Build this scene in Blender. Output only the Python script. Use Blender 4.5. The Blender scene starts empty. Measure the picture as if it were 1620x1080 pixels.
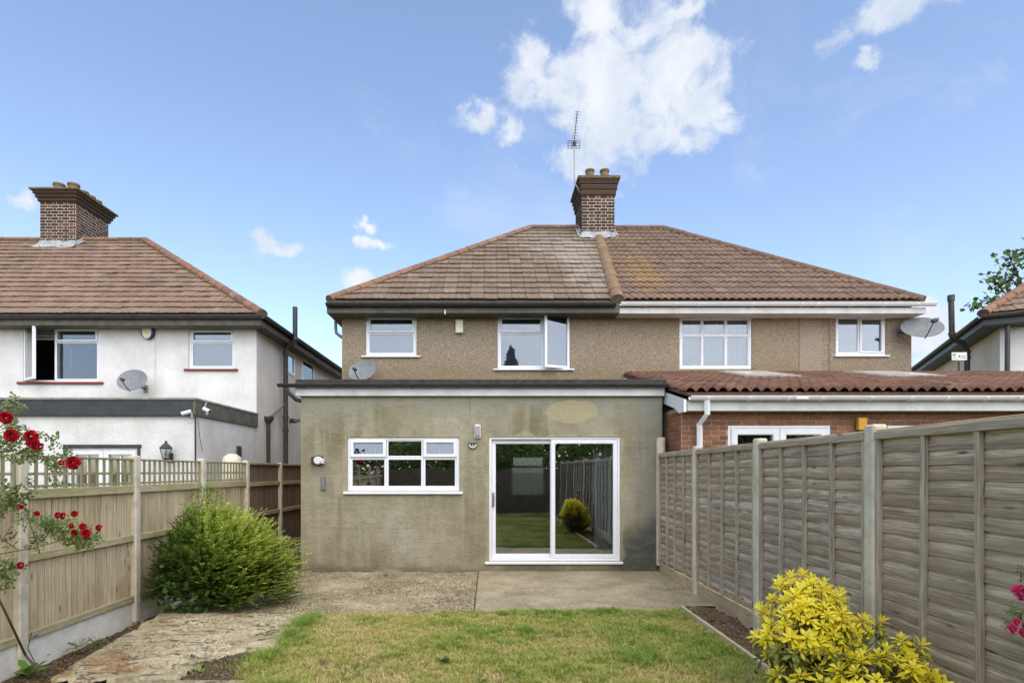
import bpy, bmesh, math, random
import numpy as np
from mathutils import Vector, Matrix, noise as mnoise
random.seed(7); rng = np.random.default_rng(7)
SC = bpy.context.scene; COL = SC.collection
R = math.radians
F = 893.0; UC = 775.0; VC = 745.0; EYE = 1.66     # pinhole of the photograph: focal length, principal point, eye height

# ---------------- camera
cd = bpy.data.cameras.new('camera'); cam = bpy.data.objects.new('camera', cd); COL.objects.link(cam)
cam.location = (0, 0, EYE); cam.rotation_euler = (R(90), 0, 0)
cd.sensor_width = 36; cd.lens = F/1620*36
cd.shift_x = (810-UC)/1620; cd.shift_y = (VC-540)/1620
cd.clip_start = .05; cd.clip_end = 3000
SC.camera = cam

# ---------------- sky, clouds, sun
SUN_EL, SUN_AZ = 50, 161          # elevation; compass azimuth from +Y clockwise (the sun stands behind the camera, to the left)
w = bpy.data.worlds.new('World'); SC.world = w; w.use_nodes = True
wn = w.node_tree; wn.nodes.clear()
def N(nt, t, **kw):
    n = nt.nodes.new(t)
    for k, v in kw.items():
        if k.startswith('i_'): n.inputs[int(k[2:])].default_value = v
        else: setattr(n, k, v)
    return n
def L(nt, a, b): nt.links.new(a, b)
out = N(wn, 'ShaderNodeOutputWorld'); bg = N(wn, 'ShaderNodeBackground'); L(wn, bg.outputs[0], out.inputs[0])
bg.inputs[1].default_value = .15
sky = N(wn, 'ShaderNodeTexSky', sky_type='NISHITA', sun_disc=False, sun_elevation=R(SUN_EL), sun_rotation=R(SUN_AZ), altitude=50, air_density=1.0, dust_density=1.8, ozone_density=1.0)
tint = N(wn, 'ShaderNodeMix', data_type='RGBA', blend_type='MULTIPLY'); tint.inputs[0].default_value = 1
SKY_TINT = (1.07, 1.04, 1.05, 1); CLOUD = (3.45, 3.55, 3.68, 1)
tint.inputs[7].default_value = SKY_TINT
L(wn, sky.outputs[0], tint.inputs[6])
tc = N(wn, 'ShaderNodeTexCoord')
def sdir(u, v): return Vector(((u-UC)/F, 1, (VC-v)/F))
CL = [(985,120,105,70),(885,112,70,38),(1055,135,70,75),(960,205,92,56),(1075,90,42,50),(960,5,55,45),(1020,50,55,45),(1108,155,36,34),(1078,212,54,24),
      (900,250,48,24),(752,185,30,22),(806,210,36,17),(845,75,22,30),(1060,10,40,16),(1425,12,62,17),(1395,30,30,14),(1376,97,13,10),(445,394,58,13),(402,374,22,11),(1478,548,50,36),(1490,500,26,12),
      (576,356,24,9),(590,384,30,10),(42,321,20,9),(575,441,34,13)]
blobs = []
for u, v, ru, rv in CL:
    blobs.append((sdir(u, v).normalized(), ru/F*1.02, rv/F*1.0))
rs = random.Random(3)
for k in range(14):                                                    # the same broken cloud all round the rest of the sky
    az = R(rs.choice((rs.uniform(60, 150), rs.uniform(212, 300)))); el = R(rs.uniform(4, 50))
    c = Vector((math.sin(az)*math.cos(el), math.cos(az)*math.cos(el), math.sin(el)))
    for q in range(2):
        r = rs.uniform(.05, .12)
        blobs.append(((c+Vector((rs.uniform(-.1,.1), rs.uniform(-.1,.1), rs.uniform(-.05,.05)))).normalized(), r*1.3, r*.7))
wz = N(wn, 'ShaderNodeTexNoise'); wz.inputs['Scale'].default_value = 10; wz.inputs['Detail'].default_value = 6; wz.inputs['Roughness'].default_value = .6; L(wn, tc.outputs['Generated'], wz.inputs['Vector'])
ws_ = N(wn, 'ShaderNodeVectorMath', operation='SUBTRACT'); L(wn, wz.outputs['Color'], ws_.inputs[0]); ws_.inputs[1].default_value = (.5, .5, .5)
wm = N(wn, 'ShaderNodeVectorMath', operation='MULTIPLY_ADD'); L(wn, ws_.outputs[0], wm.inputs[0]); wm.inputs[1].default_value = (.10, .10, .10); L(wn, tc.outputs['Generated'], wm.inputs[2])
prev = None
for c, rx, rz in blobs:
    s = (1/rx, 1/rx, 1/rz)
    mp = N(wn, 'ShaderNodeMapping'); L(wn, wm.outputs[0], mp.inputs[0])
    mp.inputs[1].default_value = (-c.x*s[0], -c.y*s[1], -c.z*s[2]); mp.inputs[3].default_value = s
    ln = N(wn, 'ShaderNodeVectorMath', operation='LENGTH'); L(wn, mp.outputs[0], ln.inputs[0])
    if prev is None: prev = ln.outputs['Value']
    else:
        sm = N(wn, 'ShaderNodeMath', operation='SMOOTH_MIN'); L(wn, prev, sm.inputs[0]); L(wn, ln.outputs['Value'], sm.inputs[1]); sm.inputs[2].default_value = .35
        prev = sm.outputs[0]
n1 = N(wn, 'ShaderNodeTexNoise'); n1.inputs['Scale'].default_value = 15; n1.inputs['Detail'].default_value = 12; n1.inputs['Roughness'].default_value = .62; n1.inputs['Distortion'].default_value = .35
L(wn, tc.outputs['Generated'], n1.inputs['Vector'])
nm = N(wn, 'ShaderNodeMath', operation='MULTIPLY_ADD', i_1=3.0, i_2=-1.5); L(wn, n1.outputs['Fac'], nm.inputs[0])
vv = N(wn, 'ShaderNodeMath', operation='SUBTRACT', i_0=1.08); L(wn, prev, vv.inputs[1])
v2 = N(wn, 'ShaderNodeMath', operation='ADD'); L(wn, vv.outputs[0], v2.inputs[0]); L(wn, nm.outputs[0], v2.inputs[1])
mr = N(wn, 'ShaderNodeMapRange', interpolation_type='SMOOTHSTEP'); mr.inputs[1].default_value = -.10; mr.inputs[2].default_value = .80; L(wn, v2.outputs[0], mr.inputs[0])
n2 = N(wn, 'ShaderNodeTexNoise'); n2.inputs['Scale'].default_value = 8; n2.inputs['Detail'].default_value = 12; n2.inputs['Roughness'].default_value = .6; L(wn, tc.outputs['Generated'], n2.inputs['Vector'])
cr = N(wn, 'ShaderNodeMapRange'); cr.inputs[1].default_value = .36; cr.inputs[2].default_value = .66; L(wn, n2.outputs['Fac'], cr.inputs[0])
cc = N(wn, 'ShaderNodeMix', data_type='RGBA'); cc.inputs[6].default_value = (CLOUD[0]*.66, CLOUD[1]*.74, CLOUD[2]*.87, 1); cc.inputs[7].default_value = CLOUD; L(wn, cr.outputs[0], cc.inputs[0])
fc = N(wn, 'ShaderNodeMath', operation='MULTIPLY', i_1=.95); L(wn, mr.outputs[0], fc.inputs[0])
mx = N(wn, 'ShaderNodeMix', data_type='RGBA'); n3 = N(wn, 'ShaderNodeTexNoise'); n3.inputs['Scale'].default_value = 3.6; n3.inputs['Detail'].default_value = 12; n3.inputs['Roughness'].default_value = .62; n3.inputs['Distortion'].default_value = .8
L(wn, tc.outputs['Generated'], n3.inputs['Vector'])
m3_ = N(wn, 'ShaderNodeMapRange', interpolation_type='SMOOTHSTEP'); m3_.inputs[1].default_value = .54; m3_.inputs[2].default_value = .78; m3_.inputs[4].default_value = .38; L(wn, n3.outputs['Fac'], m3_.inputs[0])
f3 = N(wn, 'ShaderNodeMath', operation='MAXIMUM'); L(wn, fc.outputs[0], f3.inputs[0]); L(wn, m3_.outputs[0], f3.inputs[1]); L(wn, f3.outputs[0], mx.inputs[0]); L(wn, tint.outputs[2], mx.inputs[6]); L(wn, cc.outputs[2], mx.inputs[7])
L(wn, mx.outputs[2], bg.inputs[0])
w.cycles.sampling_method = 'MANUAL'; w.cycles.sample_map_resolution = 512

sd = bpy.data.lights.new('sun', 'SUN'); sd.energy = 1.3; sd.angle = R(115); sd.color = (1, .96, .85)
sun = bpy.data.objects.new('sun', sd); COL.objects.link(sun)
sv = Vector((math.sin(R(SUN_AZ))*math.cos(R(SUN_EL)), math.cos(R(SUN_AZ))*math.cos(R(SUN_EL)), math.sin(R(SUN_EL))))
sun.rotation_euler = sv.to_track_quat('Z', 'Y').to_euler(); sun.location = (0, -5, 30)
vs = SC.view_settings; vs.view_transform = 'Standard'; vs.look = 'None'; vs.exposure = 0.9; vs.gamma = 1; vs.use_curve_mapping = False
SC.render.engine = 'CYCLES'; cy = SC.cycles; cy.use_denoising = True; cy.max_bounces = 8; cy.diffuse_bounces = 4; cy.transparent_max_bounces = 24; cy.glossy_bounces = 4
cy.sample_clamp_indirect = 8; cy.caustics_reflective = False; cy.caustics_refractive = False

# ---------------- placing
def P(u, v, D): return Vector(((u-UC)*D/F, D, EYE+(VC-v)*D/F))
def PX(u, D): return (u-UC)*D/F
def PZ(v, D): return EYE+(VC-v)*D/F
def project(p): return (UC+F*p[0]/p[1], VC-F*(p[2]-EYE)/p[1]) if p[1] > .1 else (-9999, -9999)
def inframe(p, m=15):
    u, v = project(p); return -m < u < 1620+m and -m < v < 1080+m

# ---------------- materials
def lin(c):
    c = c/255.0
    return c/12.92 if c <= .04045 else ((c+.055)/1.055)**2.4
def C(r, g, b, k=1.0): return (lin(r)*k, lin(g)*k, lin(b)*k, 1)
class Mt:
    """small node-graph helper"""
    def __init__(s, name, rough=.7, spec=.3, metal=0):
        s.m = bpy.data.materials.new(name); s.m.use_nodes = True; s.nt = s.m.node_tree
        s.b = s.nt.nodes['Principled BSDF']; s.b.inputs['Roughness'].default_value = rough
        s.b.inputs['Specular IOR Level'].default_value = spec; s.b.inputs['Metallic'].default_value = metal
        s.geo = N(s.nt, 'ShaderNodeNewGeometry'); s.pos = s.geo.outputs['Position']; s._oi = None; s._tc = None
    def obj(s):
        if not s._tc: s._tc = N(s.nt, 'ShaderNodeTexCoord')
        return s._tc.outputs['Object']
    def rnd(s):
        if not s._oi: s._oi = N(s.nt, 'ShaderNodeObjectInfo')
        return s._oi.outputs['Random']
    def attr(s, name): return N(s.nt, 'ShaderNodeAttribute', attribute_name=name).outputs['Fac']
    def scaled(s, vec, sc, loc=(0,0,0), rot=(0,0,0)):
        m = N(s.nt, 'ShaderNodeMapping'); L(s.nt, vec, m.inputs[0]); m.inputs[1].default_value = loc; m.inputs[2].default_value = rot; m.inputs[3].default_value = sc; return m.outputs[0]
    def offs(s, vec, val, k=37.0):                 # shift a vector by a per-object random value
        a = N(s.nt, 'ShaderNodeMath', operation='MULTIPLY', i_1=k); L(s.nt, val, a.inputs[0])
        c = N(s.nt, 'ShaderNodeVectorMath', operation='ADD'); L(s.nt, vec, c.inputs[0]); L(s.nt, a.outputs[0], c.inputs[1]); return c.outputs[0]
    def noise(s, scale, detail=4, rough=.55, vec=None, dist=0):
        n = N(s.nt, 'ShaderNodeTexNoise'); n.inputs['Scale'].default_value = scale; n.inputs['Detail'].default_value = detail; n.inputs['Roughness'].default_value = rough; n.inputs['Distortion'].default_value = dist
        L(s.nt, vec if vec is not None else s.pos, n.inputs['Vector']); return n.outputs['Fac']
    def voro(s, scale, vec=None, out='Color', feature='F1'):
        n = N(s.nt, 'ShaderNodeTexVoronoi', feature=feature); n.inputs['Scale'].default_value = scale
        L(s.nt, vec if vec is not None else s.pos, n.inputs['Vector']); return n.outputs[out]
    def ramp(s, fac, stops):
        r = N(s.nt, 'ShaderNodeValToRGB'); L(s.nt, fac, r.inputs[0]); e = r.color_ramp.elements
        while len(e) < len(stops): e.new(.5)
        for q, (p, c) in zip(e, stops): q.position = p; q.color = c if len(c) == 4 else (*c, 1)
        return r.outputs[0]
    def rng(s, fac, a, b, c=0.0, d=1.0):
        r = N(s.nt, 'ShaderNodeMapRange', interpolation_type='SMOOTHSTEP'); L(s.nt, fac, r.inputs[0])
        for i, x in enumerate((a, b, c, d)): r.inputs[i+1].default_value = x
        return r.outputs[0]
    def mix(s, fac, a, b, mode='MIX'):
        m = N(s.nt, 'ShaderNodeMix', data_type='RGBA', blend_type=mode)
        if isinstance(fac, (int, float)): m.inputs[0].default_value = fac
        else: L(s.nt, fac, m.inputs[0])
        for i, x in ((6, a), (7, b)):
            if isinstance(x, (tuple, list)): m.inputs[i].default_value = x
            else: L(s.nt, x, m.inputs[i])
        return m.outputs[2]
    def math(s, op, a, b=0.0, c=0.0):
        m = N(s.nt, 'ShaderNodeMath', operation=op)
        for i, x in enumerate((a, b, c)):
            if isinstance(x, (int, float)): m.inputs[i].default_value = x
            else: L(s.nt, x, m.inputs[i])
        return m.outputs[0]
    def sep(s, vec=None):
        n = N(s.nt, 'ShaderNodeSeparateXYZ'); L(s.nt, vec if vec is not None else s.pos, n.inputs[0]); return n.outputs
    def blob(s, cx, cz, rx, rz, wob=.25, scale=6, y=None):   # a stain or patch of its own shape: 1 inside, 0 outside, in world x/z (or x/y)
        x, yy, z = s.sep(); q = z if y is None else yy
        a = s.math('MULTIPLY', s.math('SUBTRACT', x, cx), 1/rx); b = s.math('MULTIPLY', s.math('SUBTRACT', q, cz), 1/rz)
        d = s.math('ADD', s.math('MULTIPLY', a, a), s.math('MULTIPLY', b, b))
        d = s.math('ADD', d, s.math('MULTIPLY', s.math('SUBTRACT', s.noise(scale, 5), .5), wob*8))
        return d
    def color(s, c):
        if isinstance(c, (tuple, list)): s.b.inputs['Base Color'].default_value = c
        else: L(s.nt, c, s.b.inputs['Base Color'])
        return s
    def bump(s, h, dist=.01, strength=1.0):
        b = N(s.nt, 'ShaderNodeBump'); b.inputs['Distance'].default_value = dist; b.inputs['Strength'].default_value = strength
        L(s.nt, h, b.inputs['Height']); L(s.nt, b.outputs[0], s.b.inputs['Normal']); return s
    def rough(s, r): L(s.nt, r, s.b.inputs['Roughness']); return s

def plain(name, col, rough=.6, spec=.3, metal=0, dirt=.12, scale=8, bump=0):
    t = Mt(name, rough, spec, metal); n = t.noise(scale, 6, .6)
    t.color(t.mix(t.rng(n, .35, .75), col, (col[0]*(1-dirt*1.4), col[1]*(1-dirt*1.4), col[2]*(1-dirt*1.6), 1)))
    if bump: t.bump(t.noise(60, 4), bump)
    return t.m
M = {}
def mk():
    # pebble-dashed wall: small stones of several browns set in mortar
    t = Mt('pebbledash', .9, .15)
    v = t.voro(58); n = t.noise(90, 3); big = t.noise(.9, 5)
    sp = t.sep(v)[0]
    col = t.ramp(sp, [(0, C(110,98,84)), (.25, C(146,131,113)), (.5, C(163,148,129)), (.8, C(182,168,148)), (1, C(210,198,180))])
    col = t.mix(.45, col, t.ramp(n, [(.3, C(124,108,90)), (.7, C(190,174,150))]))
    col = t.mix(t.rng(big, .4, .75, 0, .35), col, C(128,112,72), 'MULTIPLY') if False else t.mix(t.rng(big, .42, .75, 0, .4), col, C(152,134,96))
    col = t.mix(t.rng(t.sep()[2], 3.75, 4.25, .42, 0), col, C(140,122,84))
    strip = t.math('MULTIPLY', t.rng(t.math('ABSOLUTE', t.math('SUBTRACT', t.math('ADD', t.sep()[0], t.math('MULTIPLY', t.noise(3, 4), .1)), 7.08)), .22, .3, 1, 0), .5)
    col = t.mix(strip, col, C(176,160,146))
    crack = t.math('ABSOLUTE', t.math('SUBTRACT', t.math('ADD', t.math('ABSOLUTE', t.math('SUBTRACT', t.sep()[0], 7.12)), t.math('MULTIPLY', t.noise(5, 5), .14)), .40))
    col = t.mix(t.rng(crack, .0, .035, .6, 0), col, C(112,92,52))
    t.color(col).bump(t.math('ADD', t.voro(42, out='Distance'), t.math('MULTIPLY', n, .6)), .02); M['pebble'] = t.m
    # cement-rendered extension wall, streaked and stained
    t = Mt('cement_render', .88, .2)
    x, y, z = t.sep()
    n1 = t.noise(.75, 7, .62); n2 = t.noise(5, 8, .65); st = t.noise(1.6, 6, .6, t.scaled(t.pos, (3.2, 1, .35)))
    col = t.ramp(n1, [(.30, C(116,109,85)), (.42, C(140,133,106)), (.54, C(156,149,123)), (.68, C(170,164,144))])
    col = t.mix(t.rng(st, .44, .62, 0, .55), col, C(168,165,142)); col = t.mix(t.rng(t.noise(2.9, 6, .65, t.scaled(t.pos, (1.4, 1, .8), (5, 0, 2))), .52, .66, 0, .4), col, C(126,118,88))
    col = t.mix(t.rng(n2, .45, .75, 0, .38), col, C(120,110,76))
    hi = t.math('ADD', z, t.math('MULTIPLY', t.noise(1.3, 4), .8))
    col = t.mix(t.rng(hi, 2.75, 3.25, 0, .65), col, C(142,145,132))              # lime-grey upper band under the fascia
    col = t.mix(t.rng(t.math('ADD', x, t.math('MULTIPLY', t.noise(1.1, 5), 1.0)), 2.75, 3.15, 0, .5), col, C(134,138,130))
    damp = t.blob(2.85, .05, .85, .95, .10, 2.0); col = t.mix(t.rng(damp, .3, 1.25, .85, 0), col, C(76,80,77))
    base = t.math('ADD', z, t.math('MULTIPLY', t.noise(2.6, 6), .42)); col = t.mix(t.rng(base, .17, .38, .75, 0), col, C(96,91,74))
    col = t.mix(t.rng(t.blob(1.37, 2.66, .47, .20, .14, 3), .8, 1.05, .6, 0), col, C(184,172,134))
    for bx, bz, brx, brz in ((-1.45, .38, .07, .09), (-1.97, .83, .09, .05), (-1.7, -.02, .25, .06)):
        col = t.mix(t.rng(t.blob(bx, bz, brx, brz, .12, 14), .6, 1.1, .5, 0), col, C(172,172,158))
    crackx = t.math('ABSOLUTE', t.math('SUBTRACT', t.math('ADD', x, t.math('MULTIPLY', t.noise(4, 4), .1)), -.28))
    col = t.mix(t.math('MULTIPLY', t.rng(crackx, 0, .02, .4, 0), t.rng(z, 2.4, 2.7)), col, C(88,86,70))
    # filler round the door and window frames
    for (a0, a1, b0, b1) in ((-.09, 2.25, .12, 2.29), (-2.47, -.43, 1.25, 2.28)):
        dx = t.math('MAXIMUM', t.math('SUBTRACT', a0, x), t.math('SUBTRACT', x, a1)); dz = t.math('MAXIMUM', t.math('SUBTRACT', b0, z), t.math('SUBTRACT', z, b1))
        d = t.math('ADD', t.math('MAXIMUM', dx, dz), t.math('MULTIPLY', t.math('SUBTRACT', t.noise(3.1, 5), .40), .42))
        col = t.mix(t.rng(d, -.01, .02, .5, 0), col, C(176,166,132))
    col = t.mix(t.rng(t.noise(55, 3), .3, .8, 0, .18), col, C(96,92,72))
    trw = t.noise(2.4, 4, .7, t.scaled(t.pos, (1, 1, 2.6)), 1.2); col = t.mix(t.rng(trw, .5, .6, 0, .10), col, C(176,170,146)); col = t.mix(t.rng(t.noise(9, 6, .75), .58, .7, 0, .25), col, C(110,108,88))
    for sx_, sw_ in ((-2.5, .05), (-.40, .05), (-.12, .035), (2.3, .05)):    # drips below the ends of the sills
        dd = t.math('ABSOLUTE', t.math('SUBTRACT', t.math('ADD', x, t.math('MULTIPLY', t.noise(2, 4), .08)), sx_+.04)); col = t.mix(t.math('MULTIPLY', t.rng(dd, 0, sw_, .5, 0), t.math('MULTIPLY', t.rng(z, 1.27, 1.2, 0, 1), t.rng(z, .2, 1.25, .1, .9))), col, C(104,98,74)) if sx_ < -.2 else col
    for q in range(3):
        ck = t.math('ABSOLUTE', t.math('SUBTRACT', t.noise((1.1, 1.7, 2.3)[q], 3, .5, t.scaled(t.pos, (1, 1, 1), (q*7.3, 0, q*3.1)), .6), .5)); col = t.mix(t.math('MULTIPLY', t.rng(ck, 0, .0022, .5, 0), t.rng(t.noise(.8, 2, .5, t.scaled(t.pos, (1,1,1), (q*2,0,0))), .5, .6)), col, C(84,80,64))
    t.color(col).bump(t.math('ADD', t.math('ADD', t.math('MULTIPLY', n2, 1.0), t.math('MULTIPLY', trw, .8)), t.math('MULTIPLY', t.noise(40, 4), .35)), .018); M['render'] = t.m
    # painted white wall
    for nm, a, b in (('white_wall', C(232,231,228), C(204,202,196)), ('cream_wall', C(244,232,208), C(228,214,186)), ('white_wall_side', C(232,227,219), C(212,206,194))):
        t = Mt(nm, .75, .25); n = t.noise(1.4, 7, .6); col = t.ramp(n, [(.35, a), (.72, b)])
        col = t.mix(t.rng(t.noise(2.2, 5, .6, t.scaled(t.pos, (4, 4, .3))), .55, .8, 0, .3), col, C(178,172,158))
        t.color(col).bump(t.math('ADD', t.noise(28, 5), t.math('MULTIPLY', t.noise(2.5, 3), 1.5)), .012); M[nm] = t.m
    # roof tiles: each tile its own shade, lichen and pale bloom
    def tile(nm, cols, extra=None, rng_k=.6):
        t = Mt(nm, .88, .2); r = t.rnd()
        n = t.noise(14, 5, .65, t.offs(t.obj(), r)); big = t.noise(.8, 5); strk = t.noise(1.6, 6, .65, t.scaled(t.pos, (2.2, .5, .5)))
        col = t.ramp(r, [(i/(len(cols)-1), c) for i, c in enumerate(cols)])
        col = t.mix(t.rng(n, .35, .75, 0, .45), col, C(84,72,62))
        col = t.mix(t.rng(big, .4, .7, 0, .4), col, cols[1])
        col = t.mix(t.rng(strk, .5, .68, 0, .4), col, C(100,88,76)); col = t.mix(t.rng(t.noise(4.2, 6, .7), .57, .68, 0, .35), col, C(170,158,138))
        if extra: col = extra(t, col)
        t.color(col).bump(n, .006); M[nm] = t.m
    def ex_left(t, col):
        d = t.blob(2.25, 14.0, .62, 2.2, .35, 2.2, y=1); col = t.mix(t.rng(d, -.2, 1.2, .42, 0), col, C(176,170,158))
        d = t.blob(1.6, 15.2, 1.2, 1.5, .35, 5, y=1); return t.mix(t.rng(t.noise(6, 5, .7), .55, .66, 0, .5), t.mix(t.rng(d, -.4, 1.0, .25, 0), col, C(186,180,170)), C(112,104,90))
    def ex_right(t, col):
        d = t.blob(3.6, 13.2, .55, 1.8, .45, 4, y=1); return t.mix(t.rng(d, -.4, 1.0, .34, 0), col, C(166,134,66))
    tile('roof_tile_brown', [C(126,108,91), C(134,116,99), C(118,101,87), C(142,125,108), C(124,105,90), C(132,115,99)], ex_left)
    tile('roof_tile_red_brown', [C(120,98,82), C(130,107,90), C(116,96,82), C(138,116,97)], ex_right)
    tile('roof_tile_neighbour', [C(134,111,93), C(140,117,99), C(124,103,88), C(146,124,106), C(134,108,91)])
    tile('pantile_red', [C(130,94,74), C(142,104,84), C(114,84,70), C(154,118,96), C(108,86,74)])
    tile('hip_tile_orange', [C(136,100,80), C(148,108,88), C(118,92,78), C(152,118,96)])
    tile('hip_tile_brown', [C(118,94,80), C(126,100,84), C(112,90,77)])
    tile('hip_tile_mossy', [C(132,108,84), C(142,118,90), C(128,104,80)])
    # bricks and mortar
    def brick(nm, cols, sp):
        t = Mt(nm, .88, .2); r = t.rnd(); n = t.noise(22, 5, .7, t.offs(t.obj(), r))
        col = t.ramp(r, [(i/(len(cols)-1), c) for i, c in enumerate(cols)])
        col = t.mix(t.rng(n, .4, .75, 0, .55), col, sp); t.color(col).bump(n, .008); M[nm] = t.m
    brick('brick_red', [C(136,92,70), C(148,102,76), C(122,82,66), C(154,110,84), C(112,80,68)], C(104,66,52))
    brick('brick_dark', [C(68,54,48), C(80,62,54), C(60,50,46), C(90,68,56), C(74,58,52)], C(46,40,38))
    brick('brick_orange', [C(98,72,60), C(110,78,64), C(88,66,56), C(118,86,70)], C(74,56,48))
    M['mortar'] = plain('mortar', C(172,158,136), .9, .1, dirt=.25, scale=14, bump=.006)
    M['mortar_white'] = plain('mortar_white', C(214,204,190), .9, .1, dirt=.2, scale=14, bump=.006)
    t = Mt('cap_mortar', .9, .1); t.color(t.ramp(t.noise(9, 6, .7), [(.3, C(78,70,52)), (.6, C(120,110,84)), (.8, C(98,92,70))])).bump(t.noise(40, 4), .01); M['cap'] = t.m
    t = Mt('clay_pot', .85, .2); t.color(t.ramp(t.noise(7, 6, .7), [(.3, C(104,92,74)), (.6, C(132,110,88)), (.8, C(96,90,78))])); M['pot'] = t.m
    M['lead'] = plain('lead_flashing', C(176,180,182), .55, .4, dirt=.3, scale=6, bump=.004)
    # plastics, metals
    M['upvc'] = plain('white_upvc', C(236,238,242), .28, .5, dirt=.05, scale=3)
    M['upvc_dirty'] = plain('white_fascia', C(222,222,220), .4, .4, dirt=.16, scale=3.5)
    M['cream'] = plain('cream_plastic', C(226,222,196), .4, .4, dirt=.1)
    M['black_plastic'] = plain('black_plastic', C(60,61,64), .35, .45, dirt=.25, scale=5)
    M['black_paint'] = plain('black_paint', C(64,66,68), .5, .4, dirt=.3, scale=5)
    M['cast_iron'] = plain('painted_pipe', C(72,70,70), .45, .4, dirt=.3, scale=7)
    M['grey_pipe'] = plain('grey_pipe', C(118,120,122), .5, .3)
    M['felt'] = plain('roofing_felt', C(78,74,68), .9, .15, dirt=.3, scale=9, bump=.01)
    M['felt_light'] = plain('roof_edge_strip', C(158,156,150), .7, .2, dirt=.3, scale=4, bump=.006)
    t = Mt('brown_fascia', .7, .3); t.color(t.ramp(t.noise(5, 6, .6), [(.35, C(112,107,96)), (.7, C(82,79,72))])); M['fascia_brown'] = t.m
    M['sill_red'] = plain('red_sill', C(132,66,56), .6, .3, dirt=.2)
    M['dish'] = plain('dish_grey', C(128,132,134), .5, .4, dirt=.2, scale=10)
    M['steel'] = plain('galvanised_steel', C(150,148,142), .4, .5, .6)
    M['rust'] = plain('rusty_steel', C(112,70,48), .8, .3, dirt=.4)
    M['yellow_box'] = plain('yellow_plastic', C(206,160,48), .5, .4)
    M['dark'] = plain('dark_interior', C(92,88,82), .9, .1)
    M['room'] = plain('room_plaster', C(206,200,186), .9, .1)
    M['room_floor'] = plain('room_floor', C(104,98,84), .6, .3)
    M['brick_inner'] = plain('inner_brick', C(120,72,54), .9, .1, dirt=.3)
    M['blue'] = plain('blue_plastic', C(40,52,110), .4, .4)
    # glass: a sheet that mirrors part of what faces it and lets the rest through
    def glass(nm, refl, tintc=(.86,.9,.88,1), rough=0.0):
        m = bpy.data.materials.new(nm); m.use_nodes = True; nt = m.node_tree; nt.nodes.clear()
        o = N(nt, 'ShaderNodeOutputMaterial'); a = N(nt, 'ShaderNodeBsdfTransparent'); a.inputs[0].default_value = tintc
        g = N(nt, 'ShaderNodeBsdfGlossy'); g.inputs['Roughness'].default_value = rough; g.inputs[0].default_value = (.95,.97,1,1)
        lw = N(nt, 'ShaderNodeFresnel'); lw.inputs[0].default_value = 1.5
        ad = N(nt, 'ShaderNodeMath', operation='ADD', use_clamp=True, i_1=refl); L(nt, lw.outputs[0], ad.inputs[0])
        if nm != 'glass_clear':
            bp = N(nt, 'ShaderNodeBump'); bp.inputs['Distance'].default_value = .0015; nz = N(nt, 'ShaderNodeTexNoise'); nz.inputs['Scale'].default_value = 1.6
            ge = N(nt, 'ShaderNodeNewGeometry'); L(nt, ge.outputs['Position'], nz.inputs['Vector']); L(nt, nz.outputs['Fac'], bp.inputs['Height']); L(nt, bp.outputs[0], g.inputs['Normal'])
        x = N(nt, 'ShaderNodeMixShader'); L(nt, ad.outputs[0], x.inputs[0]); L(nt, a.outputs[0], x.inputs[1]); L(nt, g.outputs[0], x.inputs[2]); L(nt, x.outputs[0], o.inputs[0])
        M[nm] = m
    glass('glass', .26); glass('glass_mirror', .07, (.72,.76,.80,1)); glass('glass_clear', .05)
    t = Mt('net_curtain', .9, .1); col = t.ramp(t.noise(30, 4, .6, t.scaled(t.pos, (3, 3, .8))), [(.35, C(206,210,212)), (.7, C(236,238,240))]); t.color(col)
    tr = N(t.nt, 'ShaderNodeBsdfTranslucent'); L(t.nt, col, tr.inputs[0]); m2 = N(t.nt, 'ShaderNodeMixShader'); m2.inputs[0].default_value = .6; o_ = t.nt.nodes['Material Output']; L(t.nt, t.b.outputs[0], m2.inputs[1]); L(t.nt, tr.outputs[0], m2.inputs[2])
    tp = N(t.nt, 'ShaderNodeBsdfTransparent'); m3 = N(t.nt, 'ShaderNodeMixShader'); m3.inputs[0].default_value = .45; L(t.nt, m2.outputs[0], m3.inputs[1]); L(t.nt, tp.outputs[0], m3.inputs[2]); L(t.nt, m3.outputs[0], o_.inputs[0]); M['net'] = t.m
    t = Mt('patterned_net', .9, .1); wv = N(t.nt, 'ShaderNodeTexWave'); wv.inputs['Scale'].default_value = 9; wv.inputs['Distortion'].default_value = 4; wv.inputs['Detail'].default_value = 2; L(t.nt, t.pos, wv.inputs[0])
    t.color(t.mix(wv.outputs['Fac'], C(112,124,132), C(176,182,186))); M['net_pattern'] = t.m
    t = Mt('grey_curtain', .95, .05); t.color(t.ramp(t.noise(20, 4, .6, t.scaled(t.pos, (4, 4, .3))), [(.3, C(150,164,184)), (.7, C(206,214,224))])); M['curtain'] = t.m
    M['blind'] = plain('blind', C(168,168,162), .6, .2)
    M['skylight_glass'] = plain('skylight_glass', C(196,190,180), .25, .5, dirt=.12)  # opaque pale pane: the white sky reflection is painted into its colour
    M['obscure'] = plain('frosted_blind', C(112,126,142), .6, .3, dirt=.12, scale=30)
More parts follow.
